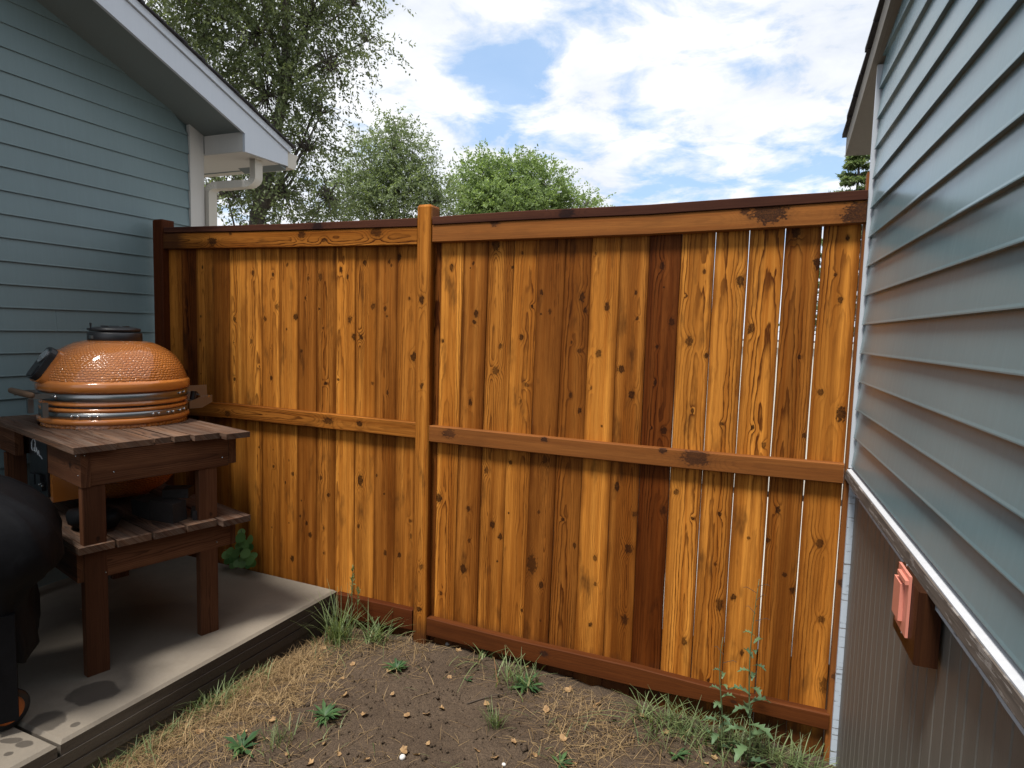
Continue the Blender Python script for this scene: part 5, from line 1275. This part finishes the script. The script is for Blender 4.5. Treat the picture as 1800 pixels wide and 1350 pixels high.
# prickly lettuce stalks
def lobed_leaf(vs, qs, sh, base, d, L, W_, droop, r, shade):
    d = V(d).normalized(); sd = d.cross(V((0, 0, 1))).normalized(); upv = sd.cross(d).normalized(); seg = 9; k = len(vs)
    lob = [0.18, 0.30, 0.75, 0.42, 0.95, 0.50, 0.85, 0.45, 0.40, 0.03]
    for s in range(seg + 1):
        f = s / seg; c = base + d * L * f - V((0, 0, droop * L * f * f)); w = W_ * lob[s] * (1 - 0.25 * f)
        vs += [tuple(c + sd * w + upv * w * 0.3 + d * (0.12 * L * (lob[s] > 0.6))), tuple(c), tuple(c - sd * w + upv * w * 0.3 + d * (0.12 * L * (lob[s] > 0.6)))]; sh += [shade] * 3
    for s in range(seg): b = k + s * 3; qs += [(b, b + 1, b + 4, b + 3), (b + 1, b + 2, b + 5, b + 4)]
def lettuce(label, p, h, seed, nleaf, lmax, twigs):
    r = np.random.RandomState(seed); t = thing("prickly_lettuce", label, "weed", p); p = V(p)
    pts = [p + V((0.012 * math.sin(f * 5 + seed), 0.006 * math.sin(f * 7), h * f)) for f in np.linspace(0, 1, 9)]
    mb = MB(); tube(mb, pts, [0.0042 * (1 - 0.75 * i / 8) for i in range(9)], 6); mb.build("stem", STEMM, t, True)
    vs, qs, sh = [], [], []
    for i in range(nleaf):
        f = (i + 0.5) / nleaf * 0.72; a = i * 2.4 + r.uniform(-0.4, 0.4); b = p + V((0, 0, h * f)); L = lmax * (1 - f) ** 0.9 * r.uniform(0.75, 1.15) + 0.02
        lobed_leaf(vs, qs, sh, b, (math.cos(a), math.sin(a) * 0.8, 0.45 + 0.5 * f), L, L * 0.20, 0.55, r, r.uniform(0, 1))
    fast_mesh("leaves", np.array(vs), np.array(qs), LETTM, t, np.array(sh))
    for i in range(twigs):
        f = 0.78 + 0.22 * i / twigs; a = i * 2.4; b = p + V((0, 0, h * f)); e = b + V((math.cos(a) * 0.04, math.sin(a) * 0.03, 0.02)); 
        mb = MB(); tube(mb, [b, e, e + V((math.cos(a) * 0.015, 0, -0.004))], [0.0012, 0.001, 0.0008], 4); mb.build("twig", TWIGM, t)
LA = yard(1262, 1318); LB_ = yard(1312, 1345)
lettuce("shorter prickly lettuce stalk with lobed leaves in front of the right fence boards", LA, 0.50, 51, 13, 0.10, 3)
lettuce("taller prickly lettuce stalk in front of the right fence boards, bare twigs on top", LB_, 0.80, 52, 18, 0.125, 6)
# climbing plant behind the table leg
vp = onZ(425, 990, SLAB_Z); vp.y = 2.84; vine = thing("climbing_plant", "round leaved green climber at the fence foot behind the table's far leg", "plant", vp)
r = np.random.RandomState(61); vs, qs, sh = [], [], []
for (u, v_) in ((425, 935), (423, 945), (428, 955), (440, 948), (433, 960), (424, 968), (438, 962), (405, 968), (412, 980), (428, 982), (440, 985), (446, 990), (418, 990), (402, 984), (432, 972), (410, 992), (436, 994), (420, 958), (443, 978), (398, 975), (426, 992), (415, 972)):
    c = onY(u, v_, 2.82 + r.uniform(-0.05, 0.04)); s = r.uniform(0.022, 0.036); n_ = V((r.uniform(-.2, .6), -0.8, r.uniform(0.2, 1.0))).normalized(); a = n_.orthogonal().normalized(); b = n_.cross(a); k = len(vs)
    ring = [(math.cos(t_) * (1 + 0.12 * math.cos(t_)), math.sin(t_) * 0.9) for t_ in [2 * math.pi * i / 10 for i in range(10)]]
    vs.append(tuple(c - n_ * 0.004)); vs += [tuple(c + a * x * s + b * y * s) for x, y in ring]; sv = r.uniform(0, 1); sh += [sv] * 11
    qs += [(k, k + 1 + 2 * i, k + 2 + 2 * i, k + 1 + (2 * i + 2) % 10) for i in range(5)]
fast_mesh("leaves", np.array(vs), np.array(qs), VINEM, vine, np.array(sh))
mb = MB(); tube(mb, [onY(415, 1000, 2.84), onY(420, 975, 2.83), onY(430, 960, 2.84), onY(424, 932, 2.84)], 0.003, 5); tube(mb, [onY(425, 985, 2.84), onY(408, 966, 2.80), onY(395, 966, 2.79)], 0.0022, 5); mb.build("stem", STEMM, vine)
# a vine leaf or two of wilted debris and stones
def stone(label, p, s, mat, seed):
    r = np.random.RandomState(seed); mb = MB(); sphere(mb, V((0, 0, 0)), (s, s * 0.85, s * 0.75), 12, 8)
    mb.v = [tuple(np.array(q) * (1 + 0.10 * math.sin(q[0] * 190 + seed) + 0.08 * math.sin(q[1] * 230))) for q in mb.v]
    o = mb.build("stone", mat, None, True); o.location = V(p) + V((0, 0, s * 0.45)); tag(o, label, "stone")
stone("small white stone on the soil at the bottom edge near the middle", yard(707, 1334), 0.014, STONEM, 1)
stone("flat grey stone on the soil beneath the fence's bottom rail", yard(787, 1134), 0.016, GREYST, 2)
stone("pale pebble at the bottom edge right of the white stone", yard(886, 1346), 0.009, STONEM, 3)
mb = MB(); a, b = yard(820, 1240), yard(905, 1218); tube(mb, [a + V((0, 0, .008)), (a + b) / 2 + V((0, 0, .016)), b + V((0, 0, .01))], [0.003, 0.0028, 0.0018], 6); tag(mb.build("twig", TWIGM), "thin dark twig lying on the bare soil", "twig")
mb = MB(); a, b = yard(875, 1205), yard(868, 1172); tube(mb, [a + V((0, 0, .004)), b + V((0, 0, 0.05))], [0.003, 0.002], 6); tag(mb.build("twig", DEADM), "short pinkish stalk leaning by the bottom rail", "twig")
# fallen leaves
def leaf_mesh(seed):
    r = np.random.RandomState(seed); n = 11; outline = []
    for i in range(n):
        t_ = 2 * math.pi * i / n; rad = (0.62 + 0.38 * abs(math.cos(2.5 * t_))) * r.uniform(0.8, 1.1); outline.append((math.cos(t_) * rad, math.sin(t_) * rad * 0.8))
    curl = r.uniform(0.3, 0.7); ph = r.uniform(0, 6.28)
    v = [(0, 0, 0.0)] + [(x, y, curl * (x * math.cos(ph) + y * math.sin(ph)) ** 2 + r.uniform(-.08, .12)) for x, y in outline]
    f = [(0, 1 + i, 1 + (i + 1) % n) for i in range(n)]
    me = bpy.data.meshes.new("fallen_leaf"); me.from_pydata(v, [], f); at = me.attributes.new("shade", 'FLOAT', 'POINT'); at.data.foreach_set("value", [r.uniform(0.1, 1.0) * 0.6 + 0.4 * (i > 0) * r.uniform() for i in range(len(v))]); me.materials.append(DEADM); return me
LMS = [leaf_mesh(70 + i) for i in range(8)]
spots = [(690, 1222), (605, 1225), (640, 1258), (715, 1260), (750, 1258), (777, 1248), (855, 1240), (903, 1306), (838, 1322), (752, 1310), (710, 1322), (732, 1330), (645, 1338), (595, 1328), (570, 1310), (563, 1303), (800, 1140), (806, 1146), (684, 1182), (790, 1193), (602, 1195), (575, 1130), (568, 1142), (640, 1098), (655, 1100), (665, 1104), (675, 1110), (690, 1113), (705, 1112), (925, 1175), (915, 1168), (1045, 1245), (1052, 1240), (1130, 1262), (990, 1302), (940, 1330), (1060, 1318), (1255, 1335), (1240, 1345), (1010, 1345), (870, 1335), (480, 1268), (505, 1330), (430, 1290), (350, 1290), (545, 1345), (1110, 1300), (1170, 1290), (960, 1250), (1000, 1215), (565, 1160), (620, 1170)]
for i, (u, v_) in enumerate(spots):
    o = bpy.data.objects.new("fallen_leaf", LMS[i % 8]); COL.objects.link(o); p = yard(u, v_); o.location = p + V((0, 0, 0.008)); s = rng.uniform(0.012, 0.024); o.scale = (s, s, s)
    o.rotation_euler = (rng.uniform(-0.5, 0.5), rng.uniform(-0.5, 0.5), rng.uniform(0, 6.28)); tag(o, "curled tan fallen leaf lying on the yard's soil", "leaf", "fallen leaves on the soil")
for i, (u, v_) in enumerate(((142, 1073), (86, 1079), (107, 1053))):
    pass
for i, (u, v_, lb) in enumerate(((143, 1073, "small pale dry leaf on the dark slab left of the near table leg"), (336, 1050, "tiny pale dry leaf on the slab between the table's two right legs"))):
    o = bpy.data.objects.new("fallen_leaf", LMS[i]); COL.objects.link(o); o.location = onZ(u, v_, SLAB_Z) + V((0, 0, 0.004)); o.scale = (0.011, 0.006, 0.008); o.rotation_euler = (0.1, 0.2, i * 2.0); tag(o, lb, "leaf")
